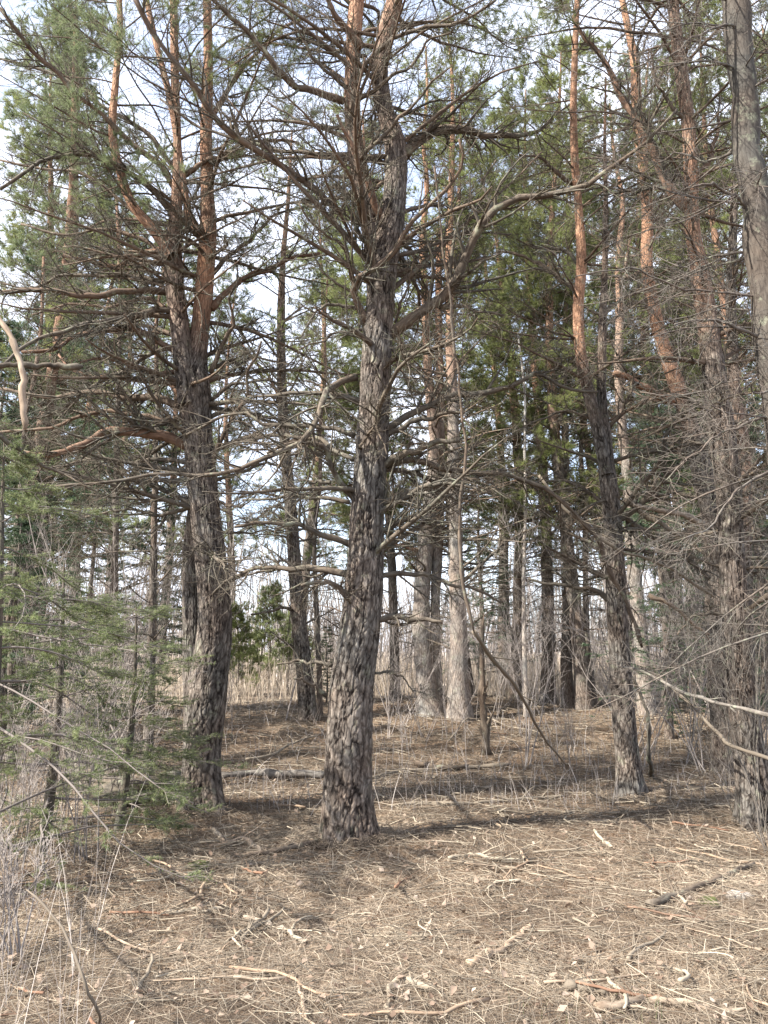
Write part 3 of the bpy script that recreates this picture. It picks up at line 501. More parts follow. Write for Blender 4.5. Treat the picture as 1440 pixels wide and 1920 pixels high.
# ---- smooth grey tree at the right edge
K1 = tr([(1545, 1640, 66), (1525, 1350, 60), (1500, 1100, 58), (1475, 900, 56), (1450, 700, 56), (1432, 520, 56), (1417, 375, 56), (1402, 290, 54), (1396, 190, 50), (1387, 90, 50), (1378, 0, 50), (1372, -80, 48)], 5.6)
K1 = extend(*K1, 10, .03, seed=12); b = K1[0][0].copy(); b[2] = gh(b[0], b[1])
KT = [([(1400, 60), (1360, 45), (1300, 75), (1240, 110), (1180, 130)], 6, 3, -.5), ([(1392, 150), (1350, 115), (1290, 115), (1230, 150)], 5, 3, -.3), ([(1440, 640), (1360, 606), (1310, 600), (1265, 608)], 9, 4, -.4), ([(1432, 556), (1330, 547), (1260, 535), (1190, 505), (1150, 505), (1080, 518)], 6, 3, -.5), ([(1440, 695), (1340, 725), (1270, 742), (1200, 735)], 5, 3, .3),
 ([(1410, 395), (1365, 360), (1330, 345), (1300, 350)], 8, 5, -.3), ([(1420, 470), (1340, 480), (1280, 500), (1230, 480)], 6, 3, .4), ([(1440, 780), (1380, 800), (1300, 850), (1250, 900)], 6, 3, -.4), ([(1450, 880), (1380, 920), (1330, 990), (1280, 1010)], 6, 3, -.6), ([(1400, 280), (1330, 300), (1260, 290), (1200, 330)], 6, 3, .4)]
pine(b, 'smooth grey leaning trunk cut by the upper right edge, hung with fine grey twigs', [K1], 5.6, KT, plate=None, tsides=20, whorl=[dict(z=(1.6, 9.5), step=.16, per=(1, 2), L=lambda z: 1.5, el=(-25, 25), az=(PI*.95, .9), rmax=.010, rf=.12, keep=lambda q: q[:, 1].min() > 3.9)], twk=(7, 5, 1), bmat=M_smooth, tmat=M_rough, cell=.05, seedn=13, name='grey_tree', cat='tree')

# ---- other recognisable thin trunks in the middle distance
midpine('slim grey pine left of the slender forked pine, rising from an orange litter mound', (1065, 1325), [(1066, 1330, 26), (1062, 1250, 22), (1064, 1150, 18), (1062, 1000, 16), (1060, 850, 14), (1058, 700, 11, .2), (1062, 560, 8, .5)], 12, (), live=6, tsides=12)
midpine('dark thin trunk leaning left, just right of the slim grey pine on its mound', (1112, 1322), [(1112, 1326, 16), (1106, 1260, 13), (1100, 1200, 12), (1098, 1100, 11), (1096, 950, 10)], 10, (), live=6, tsides=10, twk=(4, 3, 0))
midpine('pale thin birch-like trunk left of the slim grey pine', (987, 1345), [(987, 1350, 9), (985, 1280, 9), (983, 1200, 8), (982, 1100, 7), (985, 950, 6)], 8, (), live=5.8, tsides=9, twk=(4, 3, 0), tmat=M_birch)
midpine('thin dark spruce pole behind the low fir, left of the left pine', (275, 1480), [(276, 1485, 22), (278, 1400, 19), (281, 1300, 17), (285, 1180, 15), (288, 1050, 13), (291, 900, 11), (295, 750, 8)], 6.5, (), zl=1.6, live=3.4, L0=1.1, nmat=M_spruce, tsides=12)
midpine('thin grey trunk left of the dark spruce pole', (208, 1440), [(208, 1445, 15), (212, 1300, 13), (215, 1100, 12), (218, 900, 11), (222, 700, 9)], 8, (), zl=2, live=4.4, tsides=10)
midpine('dark slender trunk standing near the left edge behind the fir', (42, 1440), [(24, 1445, 16), (22, 1300, 15), (28, 1100, 13), (38, 930, 12), (44, 820, 9)], 7, (), zl=2, live=4.2, L0=1.2, nmat=M_spruce, tsides=10)
midpine('thin brown trunk immediately right of the slim dark pine', (597, 1345), [(600, 1350, 10), (598, 1250, 10), (594, 1150, 9), (590, 1000, 8)], 9, (), live=6, tsides=9, twk=(4, 3, 0))

# ================================================================== template trees (whole trees, copied)
def template_pine(seed, Hh, nm, live, dens=1.0, r0=.15, fine=.009, ln=1.9):
    global rng; rng = np.random.default_rng(seed); R_.seed(seed)
    root = empty('pine_tree', (0, 0, 0), 'x', 'pine tree'); z = np.linspace(0, Hh, 12); a = rng.uniform(0, 6, 2)
    P = np.stack([.25*np.sin(z*.35+a[0])-.25*np.sin(a[0]), .2*np.sin(z*.3+a[1])-.2*np.sin(a[1]), z-.15], 1); r = np.interp(z/Hh, [0, .04, .4, 1], [r0*1.3, r0, r0*.75, .02]); o = np.clip((z-Hh*.33)/2.5, 0, 1)
    Q = spline(np.c_[P, r, o], 70, .01); tb = MB(); tb.tubes(Q[:, :3], Q[:, 3]*(1+.04*rng.normal(size=70)), 10, Q[None, :, 4]); adopt(tb.build('trunk', M_bark), root)
    cb, nb = MB(), MB(); al = lambda q: True
    dl = limbs_on(Q[:, :3], Q[:, 3], 1.4, live, .42, (1, 2, 3), lambda z: 1.3, (-12, 30), keep=al, rmax=.02); ll = limbs_on(Q[:, :3], Q[:, 3], live, Hh-.2, .42, (3, 4), lambda z: ln*(1-.65*max(0, (z-live)/(Hh-live))**1.3), (0, 45), keep=al, rmax=.035)
    P = np.array([x[0] for x in dl+ll]); Rr = np.array([x[1] for x in dl+ll]); cb.tubes(P, Rr, 5, .3)
    dead_twigs(cb, P, Rr, 13, 5, (.18, .75), (.08, .34), .15, 0)
    P = np.array([x[0] for x in ll]); Rr = np.array([x[1] for x in ll])
    live_shoots(cb, nb, P, Rr, int(8*dens), (.16, .42), int(26), .10, fine, .25, .3, 3, .3)
    c = adopt(cb.build('branches', M_twig), root); adopt(nb.build('needles', nm, smooth=False), root); return root
def template_spruce(seed, Hh, nm, wd=.010, nl=.035, k=42, step=.22, name='spruce_tree', slope=.27, lowz=.7):
    global rng; rng = np.random.default_rng(seed); R_.seed(seed)
    root = empty(name, (0, 0, 0), 'x', 'spruce tree'); z = np.linspace(0, Hh, 8); P = np.stack([.05*np.sin(z), .05*np.cos(z*1.3), z-.1], 1); r = np.interp(z/Hh, [0, 1], [.012*Hh+.01, .006])
    Q = spline(np.c_[P, r, z*0], 40); tb = MB(); tb.tubes(Q[:, :3], Q[:, 3], 9, 0); adopt(tb.build('trunk', M_bark), root)
    ll = limbs_on(Q[:, :3], Q[:, 3], lowz, Hh-.1, step, (4, 5), lambda z: max(.12, (Hh-z)*slope+.15), (-8, 22), keep=lambda q: True, rmax=.014, sag=.35, wob=.05)
    P = np.array([x[0] for x in ll]); Rr = np.array([x[1] for x in ll]); cb, nb = MB(), MB(); cb.tubes(P, Rr, 4, 0)
    A, Ra = sprout(P, Rr, 9, .15, .15, .6, .75, -.06, .9, 5, .08, .5, .0015, lenpow=.75); A[:, :, 2] = A[:, :1, 2]+(A[:, :, 2]-A[:, :1, 2])*.4
    cb.tubes(A, Ra, 3, 0); needles(nb, A, k, .05, nl, wd, (35, 75)); needles(nb, P, k*2, .35, nl, wd, (35, 75))
    B, Rb = sprout(A, Ra, 3, .2, .08, .25, .75, -.03, .9, 4, .06, .5, .0015); B[:, :, 2] = B[:, :1, 2]+(B[:, :, 2]-B[:, :1, 2])*.4; needles(nb, B, k//2, .1, nl, wd, (35, 75))
    adopt(cb.build('branches', M_twig), root); adopt(nb.build('needles', nm, smooth=False), root); return root
def place(proto, x, y, rz, sc=1.0, lean=(0, 0), mats=None):
    r = proto if 'used' not in proto else proto.copy()
    if r is not proto:
        C.objects.link(r)
        for ch in proto.children:
            c = ch.copy(); C.objects.link(c); c.parent = r
    else: proto['used'] = 1
    if r is not proto and 'used' in r: del r['used']
    r.location = (x, y, float(gh(x, y))-.02); r.rotation_euler = (lean[0], lean[1], rz); r.scale = (sc, sc, sc); return r
LM = [(-9999, 'the left edge'), (378, 'the left pine'), (578, 'the slim dark pine'), (655, 'the centre pine'), (861, 'the straight grey pine'), (1170, 'the slender forked pine'), (1366, 'the leaning pine'), (99999, 'the right edge')]
ORD = ['leftmost', 'second', 'third', 'fourth', 'fifth', 'sixth', 'seventh', 'eighth', 'ninth', 'tenth', 'eleventh', 'twelfth', 'thirteenth', 'fourteenth', 'fifteenth']
def autolabel(objs, kind, group):
    bins = {}
    for o in objs:
        p = proj(np.array(o.location)+[0, 0, 1.0]); bins.setdefault(max(i for i in range(len(LM)-1) if LM[i][0] <= p[0]), []).append((p[0], o))
    for i, l in bins.items():
        l.sort(key=lambda q: q[0])
        for n, (_, o) in enumerate(l):
            a, b_ = LM[i][1], LM[i+1][1]; w = 'only one' if len(l) == 1 else ('leftmost' if n == 0 else 'rightmost' if n == len(l)-1 else ORD[n]+' from left')
            o['label'] = f'{kind}, {w} between {a} and {b_}'; o['group'] = group
protoP = [template_pine(101, 15, M_pine, 3.4, 1.5), template_pine(102, 17, M_bluep, 4.4, 1.35, .17), template_pine(103, 13, M_pine, 2.8, 1.6, .12), template_pine(104, 16, M_pine, 3.8, 1.5, .16)]
protoS = [template_spruce(201, 8.5, M_spruce), template_spruce(202, 6.0, M_spruce)]
rng = np.random.default_rng(5); R_.seed(21)
bgp = []
# (px at eye level, distance, prototype, scale)
for k, (px, Y, q, sc) in enumerate([(430, 31, 1, 1.0), (648, 18.5, 0, 1.0), (60, 15, 1, .9), (160, 19, 0, .95), (300, 22, 3, .95), (560, 23, 3, 1.0), (20, 12.5, 1, .85), (-15, 14.5, 0, .95), (872, 17.5, 0, 1.0), (1018, 16.5, 3, .95), (1150, 19, 2, 1.15), (740, 17.8, 2, .95), (935, 23, 3, 1.05),
        (960, 17.5, 0, .9), (1085, 15.5, 3, .95), (1240, 16, 1, .95), (1262, 21, 2, 1.1), (1320, 18, 0, 1), (1440, 14, 3, .95), (1500, 18, 1, 1), (1400, 23, 1, 1.05), (220, 28, 1, 1.05), (1180, 28, 3, 1.1), (90, 30, 2, 1.2), (1300, 30, 1, 1.1)]):
    bgp.append(place(protoP[q], (px-720)/F_PX*Y, Y, R_.uniform(0, 6.28), sc*R_.uniform(.94, 1.06), (R_.uniform(-.03, .03), R_.uniform(-.04, .04))))
autolabel(bgp, 'background pine', 'pines standing in the background')
sp_ = []
for px, Y, q, sc in [(25, 9.5, 1, .62), (170, 11.5, 1, .8), (70, 14, 0, .85), (290, 15, 1, .95), (1240, 12.5, 0, .70), (900, 22, 0, .9), (1350, 14, 0, .75), (1420, 12, 1, .9), (615, 17, 1, .28), (-30, 12, 0, .8)]:
    sp_.append(place(protoS[q], (px-720)/F_PX*Y, Y, R_.uniform(0, 6.28), sc))
autolabel(sp_, 'dark green spruce', 'spruces among the pines')

# trees on the sunny side and behind the viewer's left shoulder shade the clearing
rest = []
for x, y, q, sc in [(-8.5, -4.0, 3, 1)]:
    rest.append(place(protoP[q], x, y, R_.uniform(0, 6), sc))
for o, l in zip(rest, ['pine behind the camera on its left']): o['label'] = l

# ---- bright young pine in the gap
def bush(px, Y, Hh, nm, label, seed, wide=.5):
    global rng; rng = np.random.default_rng(seed); R_.seed(seed); p = at(px, 1240, Y); x = p[0]; zb = float(gh(x, Y))
    root = empty('young_pine', (x, Y, zb), label, 'young pine'); z = np.linspace(0, Hh, 6); P = np.stack([x+.04*np.sin(z*2), Y+z*0, zb+z], 1); Q = spline(np.c_[P, np.linspace(.03, .006, 6)], 24)
    tb = MB(); tb.tubes(Q[:, :3], Q[:, 3], 8, .3); adopt(tb.build('trunk', M_twig), root)
    ll = limbs_on(Q[:, :3], Q[:, 3], zb+.3, zb+Hh, .2, (4, 5), lambda z: max(.2, (Hh+zb-z)*wide), (15, 50), keep=lambda q: True, rmax=.015)
    cb, nb = MB(), MB(); P = np.array([q[0] for q in ll]); Rr = np.array([q[1] for q in ll]); cb.tubes(P, Rr, 4, .2)
    live_shoots(cb, nb, P, Rr, 8, (.12, .3), 44, .08, .0055, .3, .2, 3, .3)
    adopt(cb.build('branches', M_twig), root); adopt(nb.build('needles', nm, smooth=False), root)
bush(505, 24, 3.0, M_bright, 'bright green young pine lit by sun in the gap left of the slim dark pine', 301)
bush(555, 27, 2.4, M_bright, 'smaller bright young pine half hidden behind the slim dark pine', 302)
bush(445, 21, 2.2, M_pine, 'dull green young pine beside the left pine, in the gap', 303)

# ================================================================== foreground fir on the left
def fir(px, pyb, Hh, label, seed, nw=.0026, nl=.024, slope=.42, k=60, lowz=.25, Yf=None, Lm=1.25, st=.17):
    global rng; rng = np.random.default_rng(seed); R_.seed(seed); b = gb(px, pyb) if Yf is None else np.array([*at(px, 1240, Yf)[:2], 0]); b[2] = gh(b[0], b[1])
    root = empty('fir_tree', tuple(b), label, 'fir tree'); z = np.linspace(0, Hh, 8); P = np.stack([b[0]+.10*np.sin(z*1.1), b[1]+.06*np.cos(z*1.7), b[2]+z-.05], 1); Q = spline(np.c_[P, np.linspace(.016*Hh+.012, .005, 8)], 40)
    tb = MB(); tb.tubes(Q[:, :3], Q[:, 3], 10, 0); adopt(tb.build('trunk', M_twig), root); nb = MB()
    ll = limbs_on(Q[:, :3], Q[:, 3], b[2]+lowz, b[2]+Hh-.1, st, (3, 4), lambda z: min(Lm, max(.25, (b[2]+Hh-z)*slope+.3)), (-15, 15), keep=lambda q: q[:, 1].min() > 2.6 and q[:, 2].min() > b[2]+.1, rmax=.012, sag=.75, wob=.07)
    big = MB()
    for i, (P, r) in enumerate(ll):
        cb = MB() if i < 70 else big; cb.tubes(P, r, 5, .0)
        A, Ra = sprout(P[None], r[None], 12, .12, .2, .55, .8, -.05, .9, 6, .07, .5, .0014, lenpow=.7); A[:, :, 2] = A[:, :1, 2]+(A[:, :, 2]-A[:, :1, 2])*.35
        B, Rb = sprout(A, Ra, 4, .15, .08, .22, .8, -.03, .9, 4, .06, .5, .0012); B[:, :, 2] = B[:, :1, 2]+(B[:, :, 2]-B[:, :1, 2])*.35
        cb.tubes(A, Ra, 3, 0); cb.tubes(B, Rb, 3, 0)
        sel = rng.uniform(size=len(A)) < .72; needles(nb, A[sel], k, .15, nl, nw, (40, 75)); needles(nb, P[None], k*2, .5, nl, nw, (40, 75))
        sel = rng.uniform(size=len(B)) < .75; needles(nb, B[sel], k//2, .05, nl, nw, (40, 75))
        if cb is not big: adopt(cb.build('branch', M_brush), root)
    if big.n: tag(adopt(big.build('branch', M_twig), root), kind='stuff')
    adopt(nb.build('needles', M_fir, smooth=False), root); return root
fir(-30, 1490, 2.9, 'large low fir at the left edge, its green boughs sweeping into the foreground', 401, Yf=4.9, slope=.75, k=80, nw=.0030, Lm=1.95, st=.19)
fir(95, 1490, 2.2, 'loose yellowish green fir just inside the left edge', 402, Yf=5.9, slope=.6, k=80, nw=.0032, Lm=1.4, st=.23)
fir(235, 1470, 1.9, 'airy small fir whose boughs brush the left pine', 404, Yf=6.7, slope=.42, k=55, nw=.0036, st=.2)
# ================================================================== traced loose wood
def stickobj(name, pts3, r0, r1, m, label, cat, group=None, tw=0, sides=7, oc=.5, n=18, jit=.008, tl=(.08, .4)):
    P = spline(np.array(pts3), n, jit)+rng.normal(size=(n, 3))*min(.004, r0*.22); r = np.linspace(r0, r1, n)*(1+.13*rng.normal(size=n)); r[-1] *= .45; mb = MB(); mb.tubes(P, r, sides, oc, cap=True)
    if tw:
        A, Ra = sprout(P[None], r[None], tw, .1, tl[0], tl[1], .8, .05, .8, 5, .2, .45, .0015); mb.tubes(A, Ra, 4, oc)
        B, Rb = sprout(A, Ra, 3, .2, tl[0]*.4, tl[1]*.5, .8, .05, .8, 4, .2, .6, .0012); mb.tubes(B, Rb, 3, oc)
    o = mb.build(name, m); c = P[0]; me = o.data; 
    v = np.zeros(len(me.vertices)*3, np.float32); me.vertices.foreach_get('co', v); v = v.reshape(-1, 3)-c.astype(np.float32); me.vertices.foreach_set('co', v.ravel()); o.location = c
    return tag(o, label, cat, group)
rng = np.random.default_rng(9); R_.seed(9)
def lineY(pts, Y0, Y1): return [at(p[0], p[1], Y0+(Y1-Y0)*t) for p, t in zip(pts, np.linspace(0, 1, len(pts)))]
stickobj('hanging_branch', lineY([(-12, 575), (5, 610), (25, 640), (42, 700), (44, 750), (48, 806)], 3.6, 3.5), wrad(9, 3.6), wrad(14, 3.6), M_peel, 'peeled tan broken branch hanging down at the left edge', 'branch', oc=.45)
stickobj('broken_branch', lineY([(-30, 684), (50, 685), (110, 686), (156, 687)], 4.2, 4.3), wrad(9, 4.2), wrad(13, 4.2), M_twig, 'dark snapped branch poking in horizontally at the left edge', 'branch', oc=0)
stickobj('broken_branch', lineY([(-20, 800), (60, 860), (130, 893), (190, 927)], 4.6, 4.9), wrad(10, 4.6), wrad(3, 4.6), M_twig, 'dark dead branch slanting down to the right below the snapped branch', 'branch', tw=6, oc=0)
stickobj('hanging_branch', lineY([(815, 312), (822, 380), (828, 440), (838, 520), (850, 620), (860, 720), (873, 840), (866, 920), (861, 990), (868, 1090), (878, 1140), (890, 1187)], 5.6, 5.9), wrad(4, 5.7), wrad(7, 5.7), M_twig, 'long thin pale dead stem hanging vertically right of the centre pine', 'branch', tw=5, oc=.15, n=40)
stickobj('leaning_pole', lineY([(888, 1184), (935, 1250), (985, 1315), (1010, 1370), (1065, 1440)], 6.0, 8.6), wrad(8, 6.2), wrad(4, 7), M_dry, 'thin brown dead stem leaning down to the ground right of the mid pines', 'branch', tw=6, oc=.3)
stickobj('leaning_branch', lineY([(1070, 958), (1105, 990), (1128, 1030), (1150, 1085), (1175, 1130), (1195, 1180), (1203, 1215)], 7.4, 7.6), wrad(9, 7.5), wrad(8, 7.5), M_twig, 'olive curved dead branch crossing in front of the slender forked pine', 'branch', tw=7, oc=.1)
stickobj('bare_sapling', [gpt(1221, 1458)]+lineY([(1217, 1400), (1211, 1330), (1196, 1290), (1180, 1260)], 8.6, 8.7), wrad(10, 8.6), wrad(6, 8.6), M_twig, 'dark curved thin stem beside the base of the slender forked pine', 'sapling', oc=0)
stickobj('leaning_branch', lineY([(1204, 1253), (1245, 1277), (1287, 1315), (1332, 1360), (1367, 1395), (1402, 1409), (1460, 1432)], 7.4, 4.8), wrad(5, 7), wrad(7, 5), M_dry, 'pale straight dead branch slanting down across the right-hand trunks', 'branch', tw=8, oc=.1)
stickobj('leaning_branch', lineY([(1160, 1250), (1204, 1258), (1273, 1294), (1322, 1312), (1391, 1329), (1460, 1346)], 7.3, 4.9), wrad(5, 7), wrad(8, 5), M_smooth, 'thin grey branch running just above the pale slanting branch', 'branch', tw=8)
stickobj('fallen_branch', lineY([(1190, 945), (1230, 957), (1270, 962), (1320, 982)], 8.0, 8.3), wrad(8, 8), wrad(13, 8), M_peel, 'bleached barkless branch lodged between the slender pine and the leaning pine', 'branch', oc=0)
stickobj('fallen_branch', lineY([(1180, 940), (1215, 970), (1245, 985), (1275, 1005)], 8.4, 8.2), wrad(12, 8), wrad(7, 8), M_dry, 'olive-brown dead branch slanting under the bleached lodged branch', 'branch', oc=.5)
stickobj('leaning_branch', lineY([(1010, 890), (1080, 975), (1160, 1030), (1220, 1050), (1280, 1080), (1340, 1120)], 7.6, 7.9), wrad(5, 7.7), wrad(7, 7.7), M_dry, 'thin pale dead branch crossing the slender pine at mid height', 'branch', tw=10, oc=.5)
stickobj('leaning_branch', lineY([(1215, 1115), (1260, 1135), (1300, 1170), (1330, 1190)], 8.8, 8.6), wrad(9, 8.7), wrad(5, 8.7), M_peel, 'short pale branch slanting behind the slender pine toward the leaning pine', 'branch', tw=4)
# fallen logs and big sticks on the ground
def gs(pts, r0, r1, m, label, name='fallen_branch', tw=0, oc=.5, lift=1.0, cat='fallen branch', sides=8, jit=.006, **k):
    r0 *= 1.05; r1 *= 1.05; lift += .6; P = [gpt(p[0], p[1]) for p in pts]; rr = np.linspace(r0, r1, len(P)); P = [q+np.array([0, 0, r*lift]) for q, r in zip(P, rr)]
    return stickobj(name, P, r0, r1, m, label, cat, tw=tw, oc=oc, sides=sides, jit=jit, **k)
gs([(415, 1466), (470, 1462), (540, 1463), (612, 1465)], .040, .046, M_smooth, 'straight fallen log lying between the left pine and the centre pine', 'fallen_log', cat='log', oc=.5, sides=12)
gs([(155, 1490), (190, 1512), (235, 1520), (285, 1505), (330, 1480)], .13, .09, M_twig, 'dark curved fallen trunk left of the left pine base', 'fallen_log', cat='log', oc=0, sides=14, tw=6, lift=.7)
gs([(120, 1370), (132, 1430), (150, 1480), (175, 1505)], .06, .09, M_twig, 'dark bent stump rising from the curved fallen trunk', 'stump', cat='stump', oc=0, sides=12, lift=1.2)
gs([(700, 1462), (760, 1450), (840, 1447), (900, 1443), (960, 1440)], .016, .026, M_dry, 'long low fallen branch behind the centre pine on its right', oc=.35, tw=5)
gs([(730, 1515), (790, 1512), (880, 1512), (960, 1505), (1010, 1502), (1060, 1498)], .014, .018, M_dry, 'long pale fallen branch crossing the middle ground right of the centre pine', oc=.45, tw=8)
gs([(780, 1440), (830, 1448), (880, 1444)], .035, .028, M_twig, 'short dark rotten log behind the centre pine', 'fallen_log', cat='log', oc=.1)
gs([(440, 1612), (500, 1606), (550, 1598), (598, 1585)], .014, .022, M_twig, 'dark branch running into the left foot of the centre pine', oc=.2, tw=4)
gs([(398, 1560), (408, 1575), (430, 1590), (450, 1583), (470, 1590), (488, 1602)], .02, .018, M_peel, 'pale barkless crooked branch between the left pine and the centre pine', oc=.1, tw=3)
gs([(460, 1438), (500, 1430), (540, 1408), (575, 1392), (602, 1385)], .018, .012, M_dry, 'forked grey branch propped left of the centre pine trunk', tw=7, lift=4)
gs([(880, 1820), (935, 1797), (962, 1775), (985, 1760)], 0.018, .011, M_peel, 'thick yellowish fallen branch in the near foreground right of centre', oc=.6)
gs([(968, 1775), (978, 1760), (1000, 1742)], 0.012, .012, M_peel, 'short stub of yellowish wood beside the thick yellowish branch', oc=.5)
gs([(458, 1727), (500, 1740), (530, 1752), (573, 1774)], .013, .011, M_peel, 'bleached forked stick in the foreground below the centre pine', oc=.1, tw=3, tl=(.05, .15))
gs([(840, 1618), (880, 1610), (930, 1617), (1000, 1620)], .014, .010, M_dry, 'greyish forked stick right of the centre pine base', oc=.7, tw=4)
gs([(1120, 1905), (1170, 1897), (1220, 1885), (1290, 1893), (1400, 1905)], .018, .010, M_peel, 'pale crooked branch along the bottom right corner', oc=.3, tw=5)
gs([(1225, 1620), (1265, 1628), (1300, 1630), (1340, 1650)], .010, .008, M_peel, 'thin curved pale branch right of centre in the foreground', oc=.4, tw=3)
gs([(1215, 1710), (1270, 1690), (1330, 1665), (1420, 1625)], .022, .016, M_twig, 'dark slanting branch leading up to the mossy stone', oc=.1, tw=4)
gs([(1110, 1545), (1160, 1545), (1205, 1548)], .012, .009, M_peel, 'straight pale stick lying in front of the slender forked pine', oc=.2)
gs([(1115, 1563), (1125, 1578), (1148, 1596)], .011, .012, M_dry, 'split piece of pale wood in front of the slender forked pine', oc=.9, lift=1.5)
gs([(1060, 1862), (1090, 1866), (1140, 1874)], .022, .016, M_dry, 'stubby bark-covered stick near the bottom right', oc=.2)
gs([(285, 1800), (230, 1815), (350, 1795), (390, 1798)], .010, .008, M_peel, 'thin bleached stick in the lower left foreground', oc=.3)
gs([(310, 1718), (360, 1715), (400, 1712), (440, 1716)], .011, .009, M_dry, 'pale stick pair left of the bleached forked stick', oc=.8, tw=2)
gs([(1300, 1525), (1350, 1513), (1390, 1515)], .011, .011, M_dry, 'pale stick lying left of the dark right-edge pine base', oc=.7)
gs([(720, 1755), (770, 1757), (850, 1760)], .007, .006, M_dry, 'thin straight pale stick in the foreground centre', oc=.8)
gs([(815, 1865), (740, 1850), (730, 1880), (725, 1920)], .012, .010, M_dry, 'bent stick at the bottom centre', oc=.6)
gs([(560, 1860), (568, 1890), (575, 1925)], .008, .008, M_peel, 'short upright pale stick at the bottom edge left of centre', oc=.2, lift=2)
gs([(1030, 1400), (1000, 1380), (960, 1372), (900, 1350), (840, 1400)], .012, .01, M_dry, 'tangle of thin fallen boughs around the dead stub in the middle distance', tw=16, lift=6, tl=(.2, .9))
stickobj('leaning_pole', [gpt(190, 1930)]+lineY([(165, 1850), (130, 1770), (100, 1715), (50, 1668)], 2.9, 3.1), 0.0065, .0045, M_dry, 'long thin pale cane slanting across the bottom left corner', 'branch', oc=.2)
# rotten snag in the middle distance
b = gpt(912, 1415)
stickobj('dead_stub', [b, at(908, 1360, b[1]), at(905, 1300, b[1]), at(904, 1200, b[1]), at(908, 1150, b[1])], .075, .018, M_twig, 'narrow dead snag with a ragged dark foot in the middle distance', 'dead tree', tw=10, oc=.15, sides=12)
# stone with moss
def stone(px, py, sx, sy, sz, m, name, label, cat, seed):
    c = gpt(px, py); n1, n2 = 28, 18; th, ph = np.meshgrid(np.linspace(0, 2*PI, n1, endpoint=False), np.linspace(-PI/2, PI/2, n2)); d = np.stack([np.cos(ph)*np.cos(th), np.cos(ph)*np.sin(th), np.sin(ph)], -1)
    r = 1+.18*vnoise(d*2+seed)+.08*vnoise(d*6+seed); V = d*r[..., None]*[sx, sy, sz]; a = np.arange(n1); b2 = (a+1) % n1; rr = np.arange(n2-1)[:, None]*n1
    mb = MB(); mb.add(V, f4=np.stack([rr+a, rr+b2, rr+n1+b2, rr+n1+a], -1), oc=.5+.5*vnoise(V*30).reshape(-1)); o = mb.build(name, m); o.location = c; return tag(o, label, cat)
stone(1385, 1682, .085, .07, .03, M_birch, 'stone', 'flat pale grey stone in the litter near the lower right edge', 'stone', 3)
stone(1330, 1695, .07, .06, .035, M_moss, 'moss_clump', 'rounded green moss clump left of the pale stone', 'moss', 5)
stone(372, 1624, .09, .07, .03, M_moss, 'moss_clump', 'small dull green moss clump in front of the left pine', 'moss', 9)

# ================================================================== bare saplings and brush
def sapling(seed, Hh, m, ns=1, name='bare_sapling', r=.008, cat='sapling'):
    global rng; rng = np.random.default_rng(seed); mb = MB(); P = np.zeros((ns, 10, 3)); P[:, 0, :2] = rng.normal(size=(ns, 2))*.05; d = np.c_[rng.normal(size=(ns, 2))*.22, np.ones(ns)]
    for j in range(1, 10): P[:, j] = P[:, j-1]+unit(d)*Hh/9; d = d+rng.normal(size=(ns, 3))*.10
    Rr = r*rng.uniform(.7, 1.2, (ns, 1))*np.linspace(1, .25, 10); mb.tubes(P, Rr, 5, .4)
    A, Ra = sprout(P, Rr, 12, .25, .2*Hh, .42*Hh, .6, .3, .8, 6, .16, .5, .0014); mb.tubes(A, Ra, 3, .5); B, Rb = sprout(A, Ra, 4, .2, .08*Hh, .2*Hh, .7, .2, .8, 4, .16, .6, .0012); mb.tubes(B, Rb, 3, .6)
    return tag(mb.build(name, m), 'x', cat)
SP = [sapling(501, 2.2, M_brush), sapling(502, 3.2, M_brush, 2), sapling(503, 1.6, M_brush, 3), sapling(504, 4.2, M_brush, 1, r=.016), sapling(505, 2.6, M_brush, 4)]
for o in SP: o['used0'] = 1
rng = np.random.default_rng(77); R_.seed(77); saps = []; used = set()
spots = [(R_.uniform(860, 1440), R_.uniform(9.5, 20)) for _ in range(46)]+[(R_.uniform(0, 340), R_.uniform(6.5, 16)) for _ in range(34)]+[(R_.uniform(420, 860), R_.uniform(12, 24)) for _ in range(26)]
for px, Y in spots:
    q = R_.randrange(5); s0 = SP[q]; o = s0 if q not in used else s0.copy()
    if q in used: C.objects.link(o)
    used.add(q); x = (px-720)/F_PX*Y; o.location = (x, Y, float(gh(x, Y))); o.rotation_euler = (R_.uniform(-.1, .1), R_.uniform(-.12, .12), R_.uniform(0, 6)); s = R_.uniform(.7, 1.2); o.scale = (s, s, s); saps.append(o)
for o in saps:
    if 'used0' in o: del o['used0']
    px = proj(o.location)[0]; continue
    o['label'] = 'leafless thin sapling in the undergrowth '+('left of the left pine' if px < 400 else 'between the left pine and the mid pines' if px < 860 else 'between the mid pines and the right edge')
    o['group'] = 'leafless saplings '+('on the left' if px < 400 else 'in the middle' if px < 860 else 'on the right')
def autolabel2(objs, kind, group, bands):
    for lo, hi, t in bands:
        sub = [o for o in objs if lo <= o.location.y < hi]; autolabel(sub, kind, group)
        for o in sub: o['label'] = t+' '+o['label'].replace('between ', '', 1).replace(',', '', 1).replace('the ', '').replace(' one', '').replace(' left pine', ' left pine').replace('only ', 'only one between ', 1).replace('leftmost ', 'leftmost between ', 1).replace('rightmost ', 'rightmost between ', 1).replace('from left ', 'from left between ', 1)
autolabel2(saps, 'bare sapling', 'leafless thin saplings in the undergrowth', [(0, 11, 'close'), (11, 15, 'midway'), (15, 99, 'distant')])
